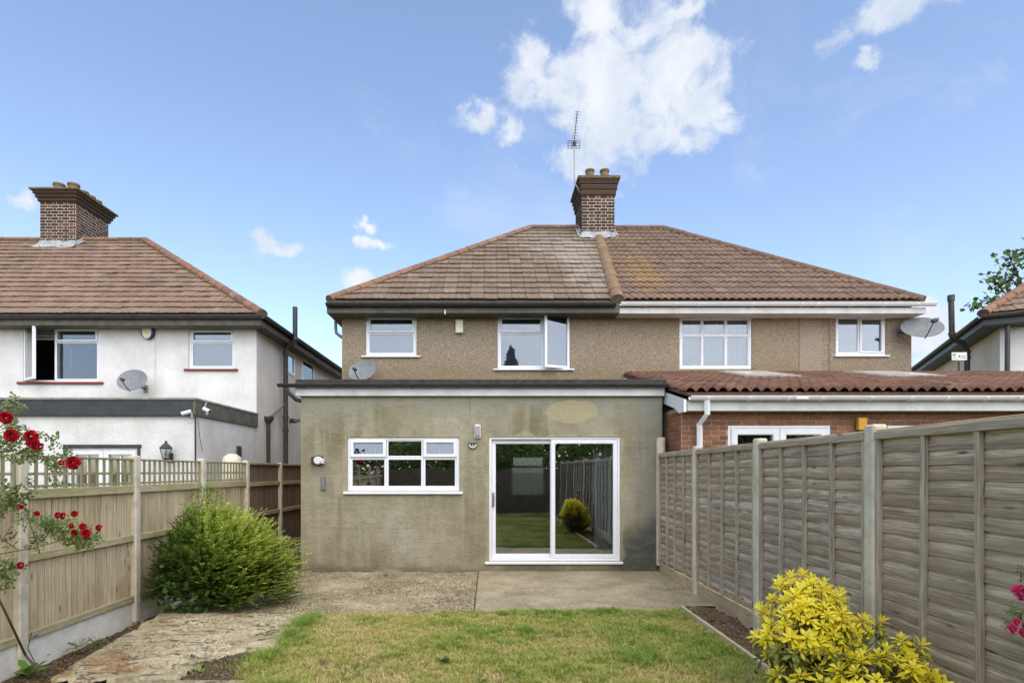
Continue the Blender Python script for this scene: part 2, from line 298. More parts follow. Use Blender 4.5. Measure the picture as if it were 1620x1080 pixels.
    # timber: grain runs along the object's local X
    def wood(nm, cols, dark, k=1.0, moss=None):
        t = Mt(nm, .85, .2); r = t.rnd(); o = t.offs(t.obj(), r, 53)
        g = t.noise(9, 7, .7, t.scaled(o, (.22, 2.6, 2.6)), .4); f = t.noise(60, 4, .6, t.scaled(o, (.06, 2, 2)))
        col = t.ramp(r, [(i/(len(cols)-1), c) for i, c in enumerate(cols)])
        col = t.mix(t.rng(g, .4, .72, 0, .7), col, dark); col = t.mix(t.rng(f, .42, .62, 0, .6), col, dark)
        kn = t.voro(2.5, t.scaled(o, (1, 4, 4)), 'Distance'); col = t.mix(t.rng(kn, .05, .16, .85, 0), col, C(58,46,36))
        big = t.noise(1.3, 5, .6); col = t.mix(t.rng(big, .45, .72, 0, .4), col, cols[1])
        if moss: col = t.mix(t.rng(t.noise(3.2, 6, .7), .42, .62, 0, .75), col, moss)
        if nm == 'weathered_wood': col = t.mix(t.rng(t.math('ADD', t.sep(t.obj())[1], t.math('MULTIPLY', t.math('SUBTRACT', t.noise(3, 5, .6, t.scaled(o, (1, 3, 1))), .5), .09)), .025, -.055, 0, .62), col, C(112,98,80)); col = t.mix(t.rng(t.sep(t.obj())[1], .048, .057, 0, .8), col, C(240,231,212)); col = t.mix(t.rng(t.noise(.9, 5), .42, .68, 0, .3), col, C(136,124,108))  # sunlit ledge painted as a pale top edge; board darkens towards its bottom
        t.color(col).bump(t.math('ADD', g, t.math('MULTIPLY', f, .6)), .006); M[nm] = t.m
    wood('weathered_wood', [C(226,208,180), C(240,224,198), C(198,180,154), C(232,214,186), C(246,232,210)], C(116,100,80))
    wood('weathered_batten', [C(196,186,166), C(182,170,148)], C(128,116,98))
    wood('fence_wood', [C(206,190,156), C(220,204,170), C(188,170,136), C(210,192,156)], C(146,126,94))
    wood('fence_rail_wood', [C(190,178,146), C(198,184,152)], C(152,138,106), moss=C(158,156,104))
    wood('trellis_wood', [C(172,162,134), C(158,148,122), C(182,170,144)], C(122,112,88), moss=C(140,144,98))
    wood('brown_fence_wood', [C(138,118,98), C(150,130,110), C(126,108,90)], C(92,78,64))
    t = Mt('concrete_post', .9, .15); n = t.noise(6, 7, .7); col = t.ramp(n, [(.3, C(186,178,154)), (.55, C(214,207,186)), (.8, C(198,190,164))])
    col = t.mix(t.rng(t.noise(2.2, 6, .7), .5, .72, 0, .5), col, C(124,120,84)); t.color(col).bump(t.noise(70, 4), .004); M['post'] = t.m
    t = Mt('gravel_board', .9, .15); n = t.noise(8, 8, .7); t.color(t.ramp(n, [(.3, C(214,207,192)), (.6, C(236,231,220)), (.85, C(222,215,200))])).bump(t.noise(60, 5), .006); M['gravel_board'] = t.m
mk()

# ---------------- mesh builder
class MB:
    def __init__(s): s.v = []; s.f = []
    def add(s, vs, fs, X=None):
        o = len(s.v); s.v += [tuple(X @ Vector(p)) if X is not None else tuple(p) for p in vs]; s.f += [tuple(o+i for i in f) for f in fs]; return s
    def box(s, x0, x1, y0, y1, z0, z1, b=0.0, X=None):
        if x0 > x1: x0, x1 = x1, x0
        if y0 > y1: y0, y1 = y1, y0
        if z0 > z1: z0, z1 = z1, z0
        b = min(b, .45*min(x1-x0, y1-y0, z1-z0))
        if b <= 0:
            vs = [(x, y, z) for x in (x0, x1) for y in (y0, y1) for z in (z0, z1)]
            return s.add(vs, [(0,1,3,2),(4,6,7,5),(0,4,5,1),(2,3,7,6),(0,2,6,4),(1,5,7,3)], X)
        lo, hi = (x0, y0, z0), (x1, y1, z1); c = [(a+d)/2 for a, d in zip(lo, hi)]; vs = []; idx = {}
        for sx in (0,1):
            for sy in (0,1):
                for sz in (0,1):
                    S = (sx, sy, sz)
                    for a in range(3):
                        p = [(hi if S[k] else lo)[k] + (0 if k == a else (-b if S[k] else b)) for k in range(3)]
                        idx[(S, a)] = len(vs); vs.append(p)
        fs = []
        def face(ids):
            A, B, D = (Vector(vs[i]) for i in ids[:3]); n = (B-A).cross(D-A); m = sum((Vector(vs[i]) for i in ids), Vector())/len(ids)-Vector(c)
            fs.append(tuple(ids) if n.dot(m) > 0 else tuple(reversed(ids)))
        for a in range(3):
            o = [k for k in range(3) if k != a]
            for q in (0,1):
                ids = []
                for p0, p1 in ((0,0),(1,0),(1,1),(0,1)):
                    S = [0,0,0]; S[a] = q; S[o[0]] = p0; S[o[1]] = p1; ids.append(idx[(tuple(S), a)])
                face(ids)
        for a in range(3):                                   # edges parallel to axis a
            o = [k for k in range(3) if k != a]
            for p0 in (0,1):
                for p1 in (0,1):
                    S0 = [0,0,0]; S1 = [0,0,0]; S1[a] = 1
                    for S in (S0, S1): S[o[0]] = p0; S[o[1]] = p1
                    face([idx[(tuple(S0), o[0])], idx[(tuple(S1), o[0])], idx[(tuple(S1), o[1])], idx[(tuple(S0), o[1])]])
        for sx in (0,1):
            for sy in (0,1):
                for sz in (0,1): face([idx[((sx,sy,sz), a)] for a in range(3)])
        return s.add(vs, fs, X)
    def tube(s, pts, r, n=10, cap=True, X=None, half=False):
        pts = [Vector(p) for p in pts]; rr = r if isinstance(r, (list, tuple)) else [r]*len(pts); vs = []; fs = []; up = None
        for i, p in enumerate(pts):
            t = ((pts[min(i+1, len(pts)-1)]-p).normalized()+(p-pts[max(i-1, 0)]).normalized())
            t = t.normalized() if t.length > 1e-6 else Vector((0,0,1))
            if up is None: up = Vector((0,0,1)) if abs(t.z) < .9 else Vector((0,1,0))
            a = t.cross(up).normalized(); b = a.cross(t).normalized(); up = b
            for k in range(n):
                th = 2*math.pi*k/n; vs.append(p+a*math.cos(th)*rr[i]+b*math.sin(th)*rr[i])
        for i in range(len(pts)-1):
            for k in range(n):
                k2 = (k+1) % n; fs.append((i*n+k, i*n+k2, (i+1)*n+k2, (i+1)*n+k))
        if cap: fs += [tuple(reversed(range(n))), tuple((len(pts)-1)*n+k for k in range(n))]
        return s.add(vs, [tuple(reversed(f)) for f in fs], X)
    def lathe(s, prof, n=16, X=None, capb=False):
        vs = []; fs = []
        for r, z in prof: vs += [(r*math.cos(2*math.pi*k/n), r*math.sin(2*math.pi*k/n), z) for k in range(n)]
        for i in range(len(prof)-1):
            for k in range(n):
                k2 = (k+1) % n; fs.append((i*n+k, i*n+k2, (i+1)*n+k2, (i+1)*n+k))
        if capb: fs += [tuple(reversed(range(n))), tuple((len(prof)-1)*n+k for k in range(n))]
        return s.add(vs, fs, X)
    def prism(s, poly, a, b, axis='y', X=None):              # polygon (clockwise or not) extruded along an axis
        n = len(poly)
        def pt(p, t): return {'y': (p[0], t, p[1]), 'x': (t, p[0], p[1]), 'z': (p[0], p[1], t)}[axis]
        vs = [pt(p, a) for p in poly]+[pt(p, b) for p in poly]
        fs = [tuple(range(n)), tuple(reversed(range(n, 2*n)))]+[(i, n+i, n+(i+1) % n, (i+1) % n) for i in range(n)]
        return s.add(vs, fs, X)
    def ring(s, x0, x1, z0, z1, t, y0, y1, c=.006, X=None):  # mitred picture-frame ring, front face at y0
        prof = [(0, y1), (0, y0+c), (c, y0), (t-c, y0), (t, y0+c), (t, y1)]; vs = []; fs = []
        for d, y in prof: vs += [(x0+d, y, z0+d), (x1-d, y, z0+d), (x1-d, y, z1-d), (x0+d, y, z1-d)]
        for i in range(len(prof)):
            j = (i+1) % len(prof)
            for k in range(4):
                k2 = (k+1) % 4; fs.append((i*4+k, j*4+k, j*4+k2, i*4+k2))
        return s.add(vs, fs, X)
    def wall(s, x0, x1, z0, z1, y0, th, ops=(), X=None):     # wall with rectangular openings (x0,x1,z0,z1)
        xs = sorted({x0, x1, *[o[0] for o in ops], *[o[1] for o in ops]}); zs = sorted({z0, z1, *[max(z0, o[2]) for o in ops], *[o[3] for o in ops]})
        nx, nz = len(xs)-1, len(zs)-1
        solid = [[not any(o[0]-1e-6 <= (xs[i]+xs[i+1])/2 <= o[1]+1e-6 and o[2]-1e-6 <= (zs[k]+zs[k+1])/2 <= o[3]+1e-6 for o in ops) for k in range(nz)] for i in range(nx)]
        V = {}; vs = []; fs = []
        def vid(i, k, b):
            q = (i, k, b)
            if q not in V: V[q] = len(vs); vs.append((xs[i], y0+(th if b else 0), zs[k]))
            return V[q]
        def so(i, k): return 0 <= i < nx and 0 <= k < nz and solid[i][k]
        for i in range(nx):
            for k in range(nz):
                if not solid[i][k]: continue
                fs.append((vid(i,k,0), vid(i+1,k,0), vid(i+1,k+1,0), vid(i,k+1,0))); fs.append((vid(i,k,1), vid(i,k+1,1), vid(i+1,k+1,1), vid(i+1,k,1)))
                if not so(i-1,k): fs.append((vid(i,k,0), vid(i,k+1,0), vid(i,k+1,1), vid(i,k,1)))
                if not so(i+1,k): fs.append((vid(i+1,k,0), vid(i+1,k,1), vid(i+1,k+1,1), vid(i+1,k+1,0)))
                if not so(i,k-1): fs.append((vid(i,k,0), vid(i,k,1), vid(i+1,k,1), vid(i+1,k,0)))
                if not so(i,k+1): fs.append((vid(i,k+1,0), vid(i+1,k+1,0), vid(i+1,k+1,1), vid(i,k+1,1)))
        return s.add(vs, fs, X)
    def mesh(s, name, mat, smooth=False, origin=(0,0,0)):
        me = bpy.data.meshes.new(name); ox, oy, oz = origin
        me.from_pydata([(x-ox, y-oy, z-oz) for x, y, z in s.v], [], s.f)
        mats = mat if isinstance(mat, (list, tuple)) else [mat]
        for m in mats: me.materials.append(m)
        if smooth:
            me.shade_smooth()
            try: me.set_sharp_from_angle(angle=R(40))
            except Exception: pass
        me.update(); return me
    def build(s, name, mat, parent=None, smooth=False, kind=None, **props):
        """link as one object; meshes are given in world coordinates"""
        if parent is None and s.v:
            a = np.array(s.v); o = Vector(((a[:,0].min()+a[:,0].max())/2, (a[:,1].min()+a[:,1].max())/2, a[:,2].min()))
        else: o = W(parent) if parent is not None else Vector((0,0,0))
        ob = bpy.data.objects.new(name, s.mesh(name, mat, smooth, o)); COL.objects.link(ob)
        if parent is not None: ob.parent = parent
        else: ob.location = o
        if kind: ob['kind'] = kind
        for k, v in props.items(): ob[k] = v
        return ob
def W(o):
    p = Vector((0,0,0))
    while o is not None: p += o.location; o = o.parent
    return p
def tag(o, label=None, cat=None, group=None):
    if label: o['label'] = label
    if cat: o['category'] = cat
    if group: o['group'] = group
    return o
def thing(name, loc, label, cat, group=None):
    o = bpy.data.objects.new(name, None); o.empty_display_size = .2; COL.objects.link(o); o.location = loc; return tag(o, label, cat, group)
def inst(me, name, parent, loc, rot=None, scale=None):       # an object sharing mesh data; loc in world space
    o = bpy.data.objects.new(name, me); COL.objects.link(o)
    if rot is not None: o.rotation_euler = rot.to_euler() if isinstance(rot, Matrix) else rot
    if scale is not None: o.scale = scale if hasattr(scale, '__len__') else (scale,)*3
    if parent is not None: o.parent = parent; o.location = Vector(loc)-W(parent)
    else: o.location = loc
    return o
def np_mesh(name, verts, faces, mat, attr=None, smooth=False):
    me = bpy.data.meshes.new(name); n, k = faces.shape
    me.vertices.add(len(verts)); me.vertices.foreach_set('co', np.asarray(verts, dtype=np.float32).ravel())
    me.loops.add(n*k); me.loops.foreach_set('vertex_index', faces.astype(np.int32).ravel())
    me.polygons.add(n); me.polygons.foreach_set('loop_start', np.arange(0, n*k, k, dtype=np.int32))
    me.update(calc_edges=True); me.materials.append(mat)
    if attr is not None:
        for an, av in attr.items():
            a = me.attributes.new(an, 'FLOAT', 'POINT'); a.data.foreach_set('value', np.asarray(av, dtype=np.float32))
    if smooth: me.shade_smooth()
    return me
def np_obj(name, me, parent=None, kind=None):
    o = bpy.data.objects.new(name, me); COL.objects.link(o)
    if parent is not None: o.parent = parent; o.location = -W(parent)
    if kind: o['kind'] = kind
    return o
def nz(v): return v/np.maximum(np.linalg.norm(v, axis=-1, keepdims=True), 1e-9)
def leaf_mesh(p, d, n, l, wd, fold=.25, seg=1, droop=0.0):
    """many leaves at once: base point, direction, face normal, length, width"""
    d = nz(d); s = nz(np.cross(d, n)); n = nz(np.cross(s, d)); l = l[:,None]; wd = wd[:,None]
    if seg == 1:
        V = np.stack([p, p+d*l*.5+s*wd*.5+n*wd*fold, p+d*l-n*l*droop, p+d*l*.5-s*wd*.5+n*wd*fold], 1)
        Fq = np.array([[0,1,2],[0,2,3]])
        k = 4
    else:                                                  # obovate, curved blade: spine of 4 points, 2 rows of sides
        V = np.stack([p, p+d*l*.35+s*wd*.32+n*wd*fold, p+d*l*.35, p+d*l*.35-s*wd*.32+n*wd*fold,
                      p+d*l*.7+s*wd*.5+n*wd*fold-n*l*droop*.45, p+d*l*.7-n*l*droop*.45, p+d*l*.7-s*wd*.5+n*wd*fold-n*l*droop*.45, p+d*l-n*l*droop], 1)
        Fq = np.array([[0,1,2],[0,2,3],[1,4,5],[1,5,2],[3,2,5],[3,5,6],[4,7,5],[6,5,7]]); k = 8
    m = len(p); faces = (Fq[None]+(np.arange(m)*k)[:,None,None]).reshape(-1, 3)
    return V.reshape(-1, 3), faces, k

# ---------------- shared builders: roofs, windows, bricks, gutters
def tile_mesh(name, mat, wd, ex, prof, th=.022, rise=.05, lap=.07, origin_mid=True):
    """one interlocking tile; x across, y up the slope, z off the slope; prof = [(x/wd, dz), ...]"""
    Lg = ex+lap; b = MB(); vs = []; n = len(prof)
    for (u, h) in prof: vs.append((u*wd, 0, rise+h))                   # top surface, lower end
    for (u, h) in prof: vs.append((u*wd, Lg, .012+h))                  # top surface, upper end
    for (u, h) in prof: vs.append((u*wd, 0, rise+h-th))                # underside, lower end
    fs = [(i, i+1, n+i+1, n+i) for i in range(n-1)]+[(2*n+i, 2*n+i+1, i+1, i) for i in range(n-1)]
    vs += [(0, Lg, .0), (wd, Lg, .0)]
    fs += [(0, n, 3*n, 2*n), (2*n-1, n-1, 3*n-1, 3*n+1)]
    b.add(vs, fs); me = b.mesh(name, mat, smooth=True); return me
WAVE2 = [(0,0),(.08,.018),(.2,.028),(.32,.018),(.42,0),(.5,0),(.58,.018),(.7,.028),(.82,.018),(.92,0),(1,0)]
FLAT = [(0,.004),(.06,.014),(.12,.004),(.5,.0),(.56,.010),(.62,0),(1,.002)]
def tiled(parent, name, mats, origin, ex, es, poly, wd, exp_, prof, rise=.05, jig=.0035, skew=0.0, extra_mat=None, seed=1, th=.022):
    """lay single tiles over a convex polygon (x, s) of a roof slope; the ones out of the photograph's view go into one joined part"""
    rd = random.Random(seed); ex = Vector(ex).normalized(); es = Vector(es).normalized(); nn = ex.cross(es).normalized(); o = Vector(origin)
    rot = Matrix((ex, es, nn)).transposed()
    proto = [tile_mesh(name, m, wd*.985, exp_, prof, rise=rise, th=th) for m in mats]
    xs = [p[0] for p in poly]; ss = [p[1] for p in poly]; Lg = exp_+.07
    cx, cs = sum(xs)/len(xs), sum(ss)/len(ss); edges = []
    for i in range(len(poly)):
        a = Vector(poly[i]); b = Vector(poly[(i+1) % len(poly)]); d = (b-a).normalized(); nrm = Vector((-d.y, d.x))
        if nrm.dot(Vector((cx, cs))-a) < 0: nrm = -nrm
        edges.append((a, nrm))
    s = min(ss); row = 0; cnt = 0; rest = MB()
    while s < max(ss)-.02:
        x = min(xs)-wd+skew*(row % 2)*wd
        while x < max(xs):
            cor = [Vector((x, s)), Vector((x+wd, s)), Vector((x+wd, s+exp_)), Vector((x, s+exp_))]
            out_ = any(all((c-a).dot(nr) <= .01 for c in cor) for a, nr in edges)
            if not out_:
                cut = [(a, nr) for a, nr in edges[:] if any((c-a).dot(nr) < -.004 for c in cor) and abs(nr.x) > .05]
                me = rd.choice(proto)
                loc = o+ex*x+es*s
                jr = rot @ Matrix.Rotation(rd.gauss(0, .007), 3, 'Z') @ Matrix.Rotation(rd.gauss(0, .009), 3, 'X')
                loc = loc+nn*rd.uniform(-jig, jig)+es*(rd.uniform(-.006, .006)-(.035 if rd.random() < .012 else 0))
                mid = o+ex*(x+wd/2)+es*(s+exp_/2)
                if cut:
                    bm = bmesh.new(); bm.from_mesh(me); ok = True
                    for a, nr in cut:
                        r = bmesh.ops.bisect_plane(bm, geom=bm.verts[:]+bm.edges[:]+bm.faces[:], plane_co=(a.x-x, a.y-s, 0), plane_no=(nr.x, nr.y, 0), clear_inner=True)
                        if not bm.faces: ok = False; break
                    if not ok: bm.free(); x += wd; continue
                    me = bpy.data.meshes.new(name); bm.to_mesh(me); bm.free(); me.materials.append(proto[0].materials[0]); me.shade_smooth()
                if inframe(mid, 25) and cnt < 300:
                    inst(me, name, parent, loc, jr); cnt += 1
                else:
                    X = Matrix.Translation(loc) @ jr.to_4x4()
                    rest.add([v.co[:] for v in me.vertices], [tuple(f.vertices) for f in me.polygons], X)
            x += wd
        s += exp_; row += 1
    if rest.v: rest.build('unseen_tiles', extra_mat or mats[0], parent, smooth=True, kind='stuff')
    return cnt
def hip_mesh(mat, r=.125, Lg=.44):
    b = MB(); vs = []; n = 9
    for (y, rr) in ((0, r*1.06), (.0, r*1.06), (Lg, r*.94)):
        vs += [(rr*math.cos(math.pi*k/(n-1)), y, rr*math.sin(math.pi*k/(n-1))*.85) for k in range(n)]
    vs += [(v[0]*.86, 0, v[2]*.82) for v in vs[:n]]
    fs = [(n+k, 2*n+k, 2*n+k+1, n+k+1) for k in range(n-1)]+[(3*n+k, k, k+1, 3*n+k+1) for k in range(n-1)]
    b.add(vs, fs); return b.mesh('hip_tile', mat, smooth=True)
def hips(parent, a, b, mats, r=.125, name='hip_tile', step=.40, seed=3, lift=.0):
    a = Vector(a); b = Vector(b); d = (b-a); L_ = d.length; d.normalize(); sx = d.cross(Vector((0,0,1))).normalized(); up = sx.cross(d).normalized()
    rd = random.Random(seed); me = [hip_mesh(m, r, step*.97) for m in mats]; k = max(1, round(L_/step)); st = L_/k
    MB().tube([a-up*.045, b-up*.045], r*.92, 10).build('mortar_bedding', M['cap'], parent)
    for i in range(k):
        rot = Matrix((sx, d, up)).transposed() @ Matrix.Rotation(rd.uniform(-.02, .02), 3, 'Z') @ Matrix.Rotation(.03, 3, 'X')
        inst(rd.choice(me), name, parent, a+d*(st*i)+up*(lift-.04+rd.uniform(-.004, .006)), rot, (1, st/step, 1))
def slab_poly(b, pts, th=.05):                               # flat polygon with a little thickness under it
    p = [Vector(q) for q in pts]; n = (p[1]-p[0]).cross(p[2]-p[0]).normalized()
    if n.z < 0: n = -n
    m = len(p); vs = p+[q-n*th for q in p]
    b.add(vs, [tuple(range(m)), tuple(reversed(range(m, 2*m)))]+[(i, m+i, m+(i+1) % m, (i+1) % m) for i in range(m)])
def window(parent, x0, x1, z0, z1, y, cells, t=.05, glass='glass', X=None, name='window', sill=None, fm='upvc', reveal=.06, handle=False, bars=None):
    """y = outer wall face; cells = [(x0,x1,z0,z1,kind)] in world x/z; returns the frame object whose children are sashes' panes"""
    yo = y+reveal; b = MB(); b.ring(x0, x1, z0, z1, t, yo, yo+.07, .008, X)
    panes = []
    for c in cells:
        a0, a1, c0, c1, kind = c[:5]
        tt = c[5] if len(c) > 5 else (.052 if kind == 'sash' else .022)
        if kind == 'sash': b.ring(a0+.003, a1-.003, c0+.003, c1-.003, tt, yo-.018, yo+.05, .012, X)
        elif kind == 'fixed': b.ring(a0+.001, a1-.001, c0+.001, c1-.001, tt, yo+.012, yo+.06, .008, X)
        if kind != 'open': panes.append((a0+tt*.8, a1-tt*.8, c0+tt*.8, c1-tt*.8))
    # mullions and transoms fill what lies between the cells
    xs = sorted({round(q, 4) for c in cells for q in c[:2]}); zs = sorted({round(q, 4) for c in cells for q in c[2:4]})
    f = b.build(name, M[fm], parent)
    for p in panes:
        MB().box(p[0], p[1], yo+.028, yo+.036, p[2], p[3], X=X).build('pane', M[glass], f)
    if sill:
        sx, sz, mt = sill; MB().box(x0-sx, x1+sx, y-.055, yo-.002, z0-sz, z0-.001, .008, X).build('sill', M[mt], f)
    return f
def bars(b, xs, zs, x0, x1, z0, z1, y0, y1, t, X=None):      # mullions run full height, transoms butt between them
    for x in xs: b.box(x-t/2, x+t/2, y0, y1, z0, z1, .006, X)
    e = [x0]+[q for x in xs for q in (x-t/2, x+t/2)]+[x1]
    for z in zs:
        for i in range(0, len(e), 2): b.box(e[i], e[i+1], y0+.001, y1, z-t/2, z+t/2, .006, X)
def curtain(parent, x0, x1, z0, z1, y, mat, amp=.03, waves=8, name='net_curtain', X=None):
    b = MB(); n = int(waves*8); vs = []
    for i in range(n+1):
        x = x0+(x1-x0)*i/n; q = amp*math.sin(waves*2*math.pi*i/n+.6*math.sin(i*.7))
        vs += [(x, y+q*.6, z1), (x, y+q, z0)]
    b.add(vs, [(2*i, 2*i+1, 2*i+3, 2*i+2) for i in range(n)], X)
    return b.build(name, M[mat], parent, smooth=True)
def gutter(b, x0, x1, y, z, r=.06, X=None, square=False):     # half-round channel, open on top, with a rolled lip
    n = 8; prof = [(y+r*math.cos(math.pi+math.pi*k/n), z+r*math.sin(math.pi+math.pi*k/n)) for k in range(n+1)]
    prof = [(y-r-.008, z+.008), (y-r-.008, z-.006)]+prof[0:]; inner = [(y+(p[0]-y)*.86, z+(p[1]-z)*.86) for p in reversed(prof[2:])]
    b.prism(prof+inner, x0, x1, 'x', X)
def brackets(parent, xs, y, z, r, mat, h=.02, name='gutter_bracket'):
    b = MB(); n = 8; prof = [(y+(r+.008)*math.cos(math.pi+math.pi*k/n), z+(r+.008)*math.sin(math.pi+math.pi*k/n)) for k in range(n+1)]
    prof += [(y+(r-.002)*math.cos(math.pi+math.pi*k/n), z+(r-.002)*math.sin(math.pi+math.pi*k/n)) for k in range(n, -1, -1)]
    b.prism(prof, -h, h, 'x'); o0 = None
    for x in xs:
        if o0 is None:
            me = b.mesh(name, mat, origin=(0, y, z)); o0 = me
        inst(o0, name, parent, (x, y, z))
BR = {}
def brick_mesh(mat, l, h, d, var):
    k = (mat.name, round(l, 3), h, d, var)
    if k not in BR:
        rd = random.Random(hash((round(l*1000), var)) & 0xffff); b = MB(); b.box(-l/2, l/2, 0, d, -h/2, h/2, .006)
        vs = [(x+rd.uniform(-.002, .002), y+rd.uniform(-.0015, .0015), z+rd.uniform(-.0015, .0015)) for x, y, z in b.v]; b.v = vs
        BR[k] = b.mesh('brick', mat)
    return BR[k]
def bricks(parent, mats, origin, ex, nrm, width, rows, ch=.075, bl=.225, j=.010, ops=(), seed=1, flemish=False, proud=.008, depth=.03, lim=300, weights=None):
    """brick faces standing proud of the mortar behind; origin = lower corner, ex along the wall, nrm outwards"""
    rd = random.Random(seed); ex = Vector(ex).normalized(); nrm = Vector(nrm).normalized(); o = Vector(origin); rot = Matrix((ex, -nrm, Vector((0,0,1)))).transposed(); c = 0
    if rot.determinant() < 0: rot = Matrix((-ex, -nrm, Vector((0,0,1)))).transposed()
    for r in range(rows):
        z = r*ch+ch/2; x = 0.0; k = r % 2
        if flemish: seq = [(bl if (i+k) % 2 == 0 else bl/2) for i in range(200)]; seq[0] = bl*.75 if k else bl*.98
        else: seq = [bl]*200; seq[0] = bl if k == 0 else bl/2
        for l0 in seq:
            if x >= width-.02: break
            l = min(l0, width-x)
            if width-(x+l) < .04: l = width-x
            a, b = x+j/2, x+l-j/2; x += l
            segs = [(a, b)]
            for (p0, p1, q0, q1) in ops:
                if q0 < z+ch*.2 and q1 > z-ch*.2:
                    ns = []
                    for s0, s1 in segs:
                        if s1 <= p0 or s0 >= p1: ns.append((s0, s1)); continue
                        if s0 < p0: ns.append((s0, p0))
                        if s1 > p1: ns.append((p1, s1))
                    segs = ns
            for s0, s1 in segs:
                if s1-s0 < .02 or c >= lim: continue
                m = rd.choices(mats, weights)[0]; me = brick_mesh(m, round(s1-s0, 2), ch-j, depth, rd.randrange(2))
                inst(me, 'brick', parent, o+ex*((s0+s1)/2)+Vector((0,0,z))+nrm*(proud+rd.uniform(-.002, .003)), rot); c += 1
    return c

# ================= GROUND =================
b = MB(); b.box(-600, 600, -600, 600, -1.2, -.24); M['field'] = None
t = Mt('rough_ground', .95, .1); t.color(t.ramp(t.noise(.6, 6, .6), [(.35, C(88,92,50)), (.6, C(112,106,66)), (.8, C(98,90,64))])); M['field'] = t.m
b.build('ground', M['field'], kind='structure')
def field(name, mat, x0, x1, y0, y1, step, hfun, keep=None, kind='structure', skirt=.15):
    nx, ny = int((x1-x0)/step)+1, int((y1-y0)/step)+1
    vs = {}; V = []; Fc = []
    H = {}
    for i in range(nx+1):
        for k in range(ny+1):
            x, y = x0+i*step, y0+k*step; h = hfun(x, y)
            if h is None: continue
            H[(i, k)] = len(V); V.append((x, y, h))
    for i in range(nx):
        for k in range(ny):
            q = [(i,k),(i+1,k),(i+1,k+1),(i,k+1)]
            if all(p in H for p in q): Fc.append(tuple(H[p] for p in q))
    b = MB(); b.v = V; b.f = Fc; return b.build(name, mat, smooth=True, kind=kind)
def fb(x, y, s, o=3, z=0.0): return mnoise.fractal(Vector((x*s, y*s, z)), 1.0, 2.0, o)
def sdpoly(x, y, poly):
    d = 1e9; inside = False; n = len(poly)
    for i in range(n):
        ax, ay = poly[i]; bx, by = poly[(i+1) % n]; ex, ey = bx-ax, by-ay; wx, wy = x-ax, y-ay
        t_ = max(0, min(1, (wx*ex+wy*ey)/(ex*ex+ey*ey))); dx, dy = wx-ex*t_, wy-ey*t_; d = min(d, dx*dx+dy*dy)
        if (ay > y) != (by > y) and x < (bx-ax)*(y-ay)/(by-ay)+ax: inside = not inside
    d = math.sqrt(d); return d if inside else -d
def soil_h(x, y):                                             # the garden falls away to the left fence
    k = max(0, min(1, (-3.35-x)/.7)); return -.035-.17*k*k*(3-2*k)+.012*fb(x, y, 3)
# soil colours
def soilmat(nm, a, b_, c_, stones=True):
    t = Mt(nm, .95, .1); n = t.noise(12, 8, .7); v = t.voro(60); col = t.ramp(n, [(.3, a), (.5, b_), (.75, c_)])
    if stones: col = t.mix(t.rng(t.sep(v)[0], .75, .95, 0, .6), col, C(150,138,118))
    t.color(col).bump(t.math('ADD', n, t.math('MULTIPLY', t.noise(70, 5), .5)), .03); return t.m
M['soil'] = soilmat('dry_soil', C(84,66,50), C(108,88,68), C(130,110,88))
M['soil_dark'] = soilmat('leaf_mould_soil', C(62,54,40), C(88,76,56), C(116,100,76))
field('soil_strip', M['soil_dark'], -4.32, -1.9, -4.0, 13.0, .045, lambda x, y: soil_h(x, y)+.015*fb(x, y, 9, 2)+(.024 if x > -2.75 and y < 5.4 else 0))
# lawn base
t = Mt('turf_soil', .95, .1); t.color(t.ramp(t.noise(5, 6, .65), [(.35, C(74,82,38)), (.6, C(116,108,66)), (.8, C(92,94,48))])); M['turf'] = t.m
LAWN = [(-2.13,6.42),(-1.6,6.62),(-.9,6.63),(-.1,6.67),(1.0,6.70),(2.27,6.74),(2.28,-3.5),(-2.0,-3.5),(-1.94,4.2),(-1.94,4.5),(-2.08,4.6),(-2.05,4.85),(-1.99,5.25)]
def lawn_h(x, y): return -.012+.014*fb(x, y, 1.3)
field('lawn', M['turf'], -2.45, 2.28, -3.5, 6.76, .06, lambda x, y: lawn_h(x, y) if sdpoly(x, y, LAWN) > -.07 else None)
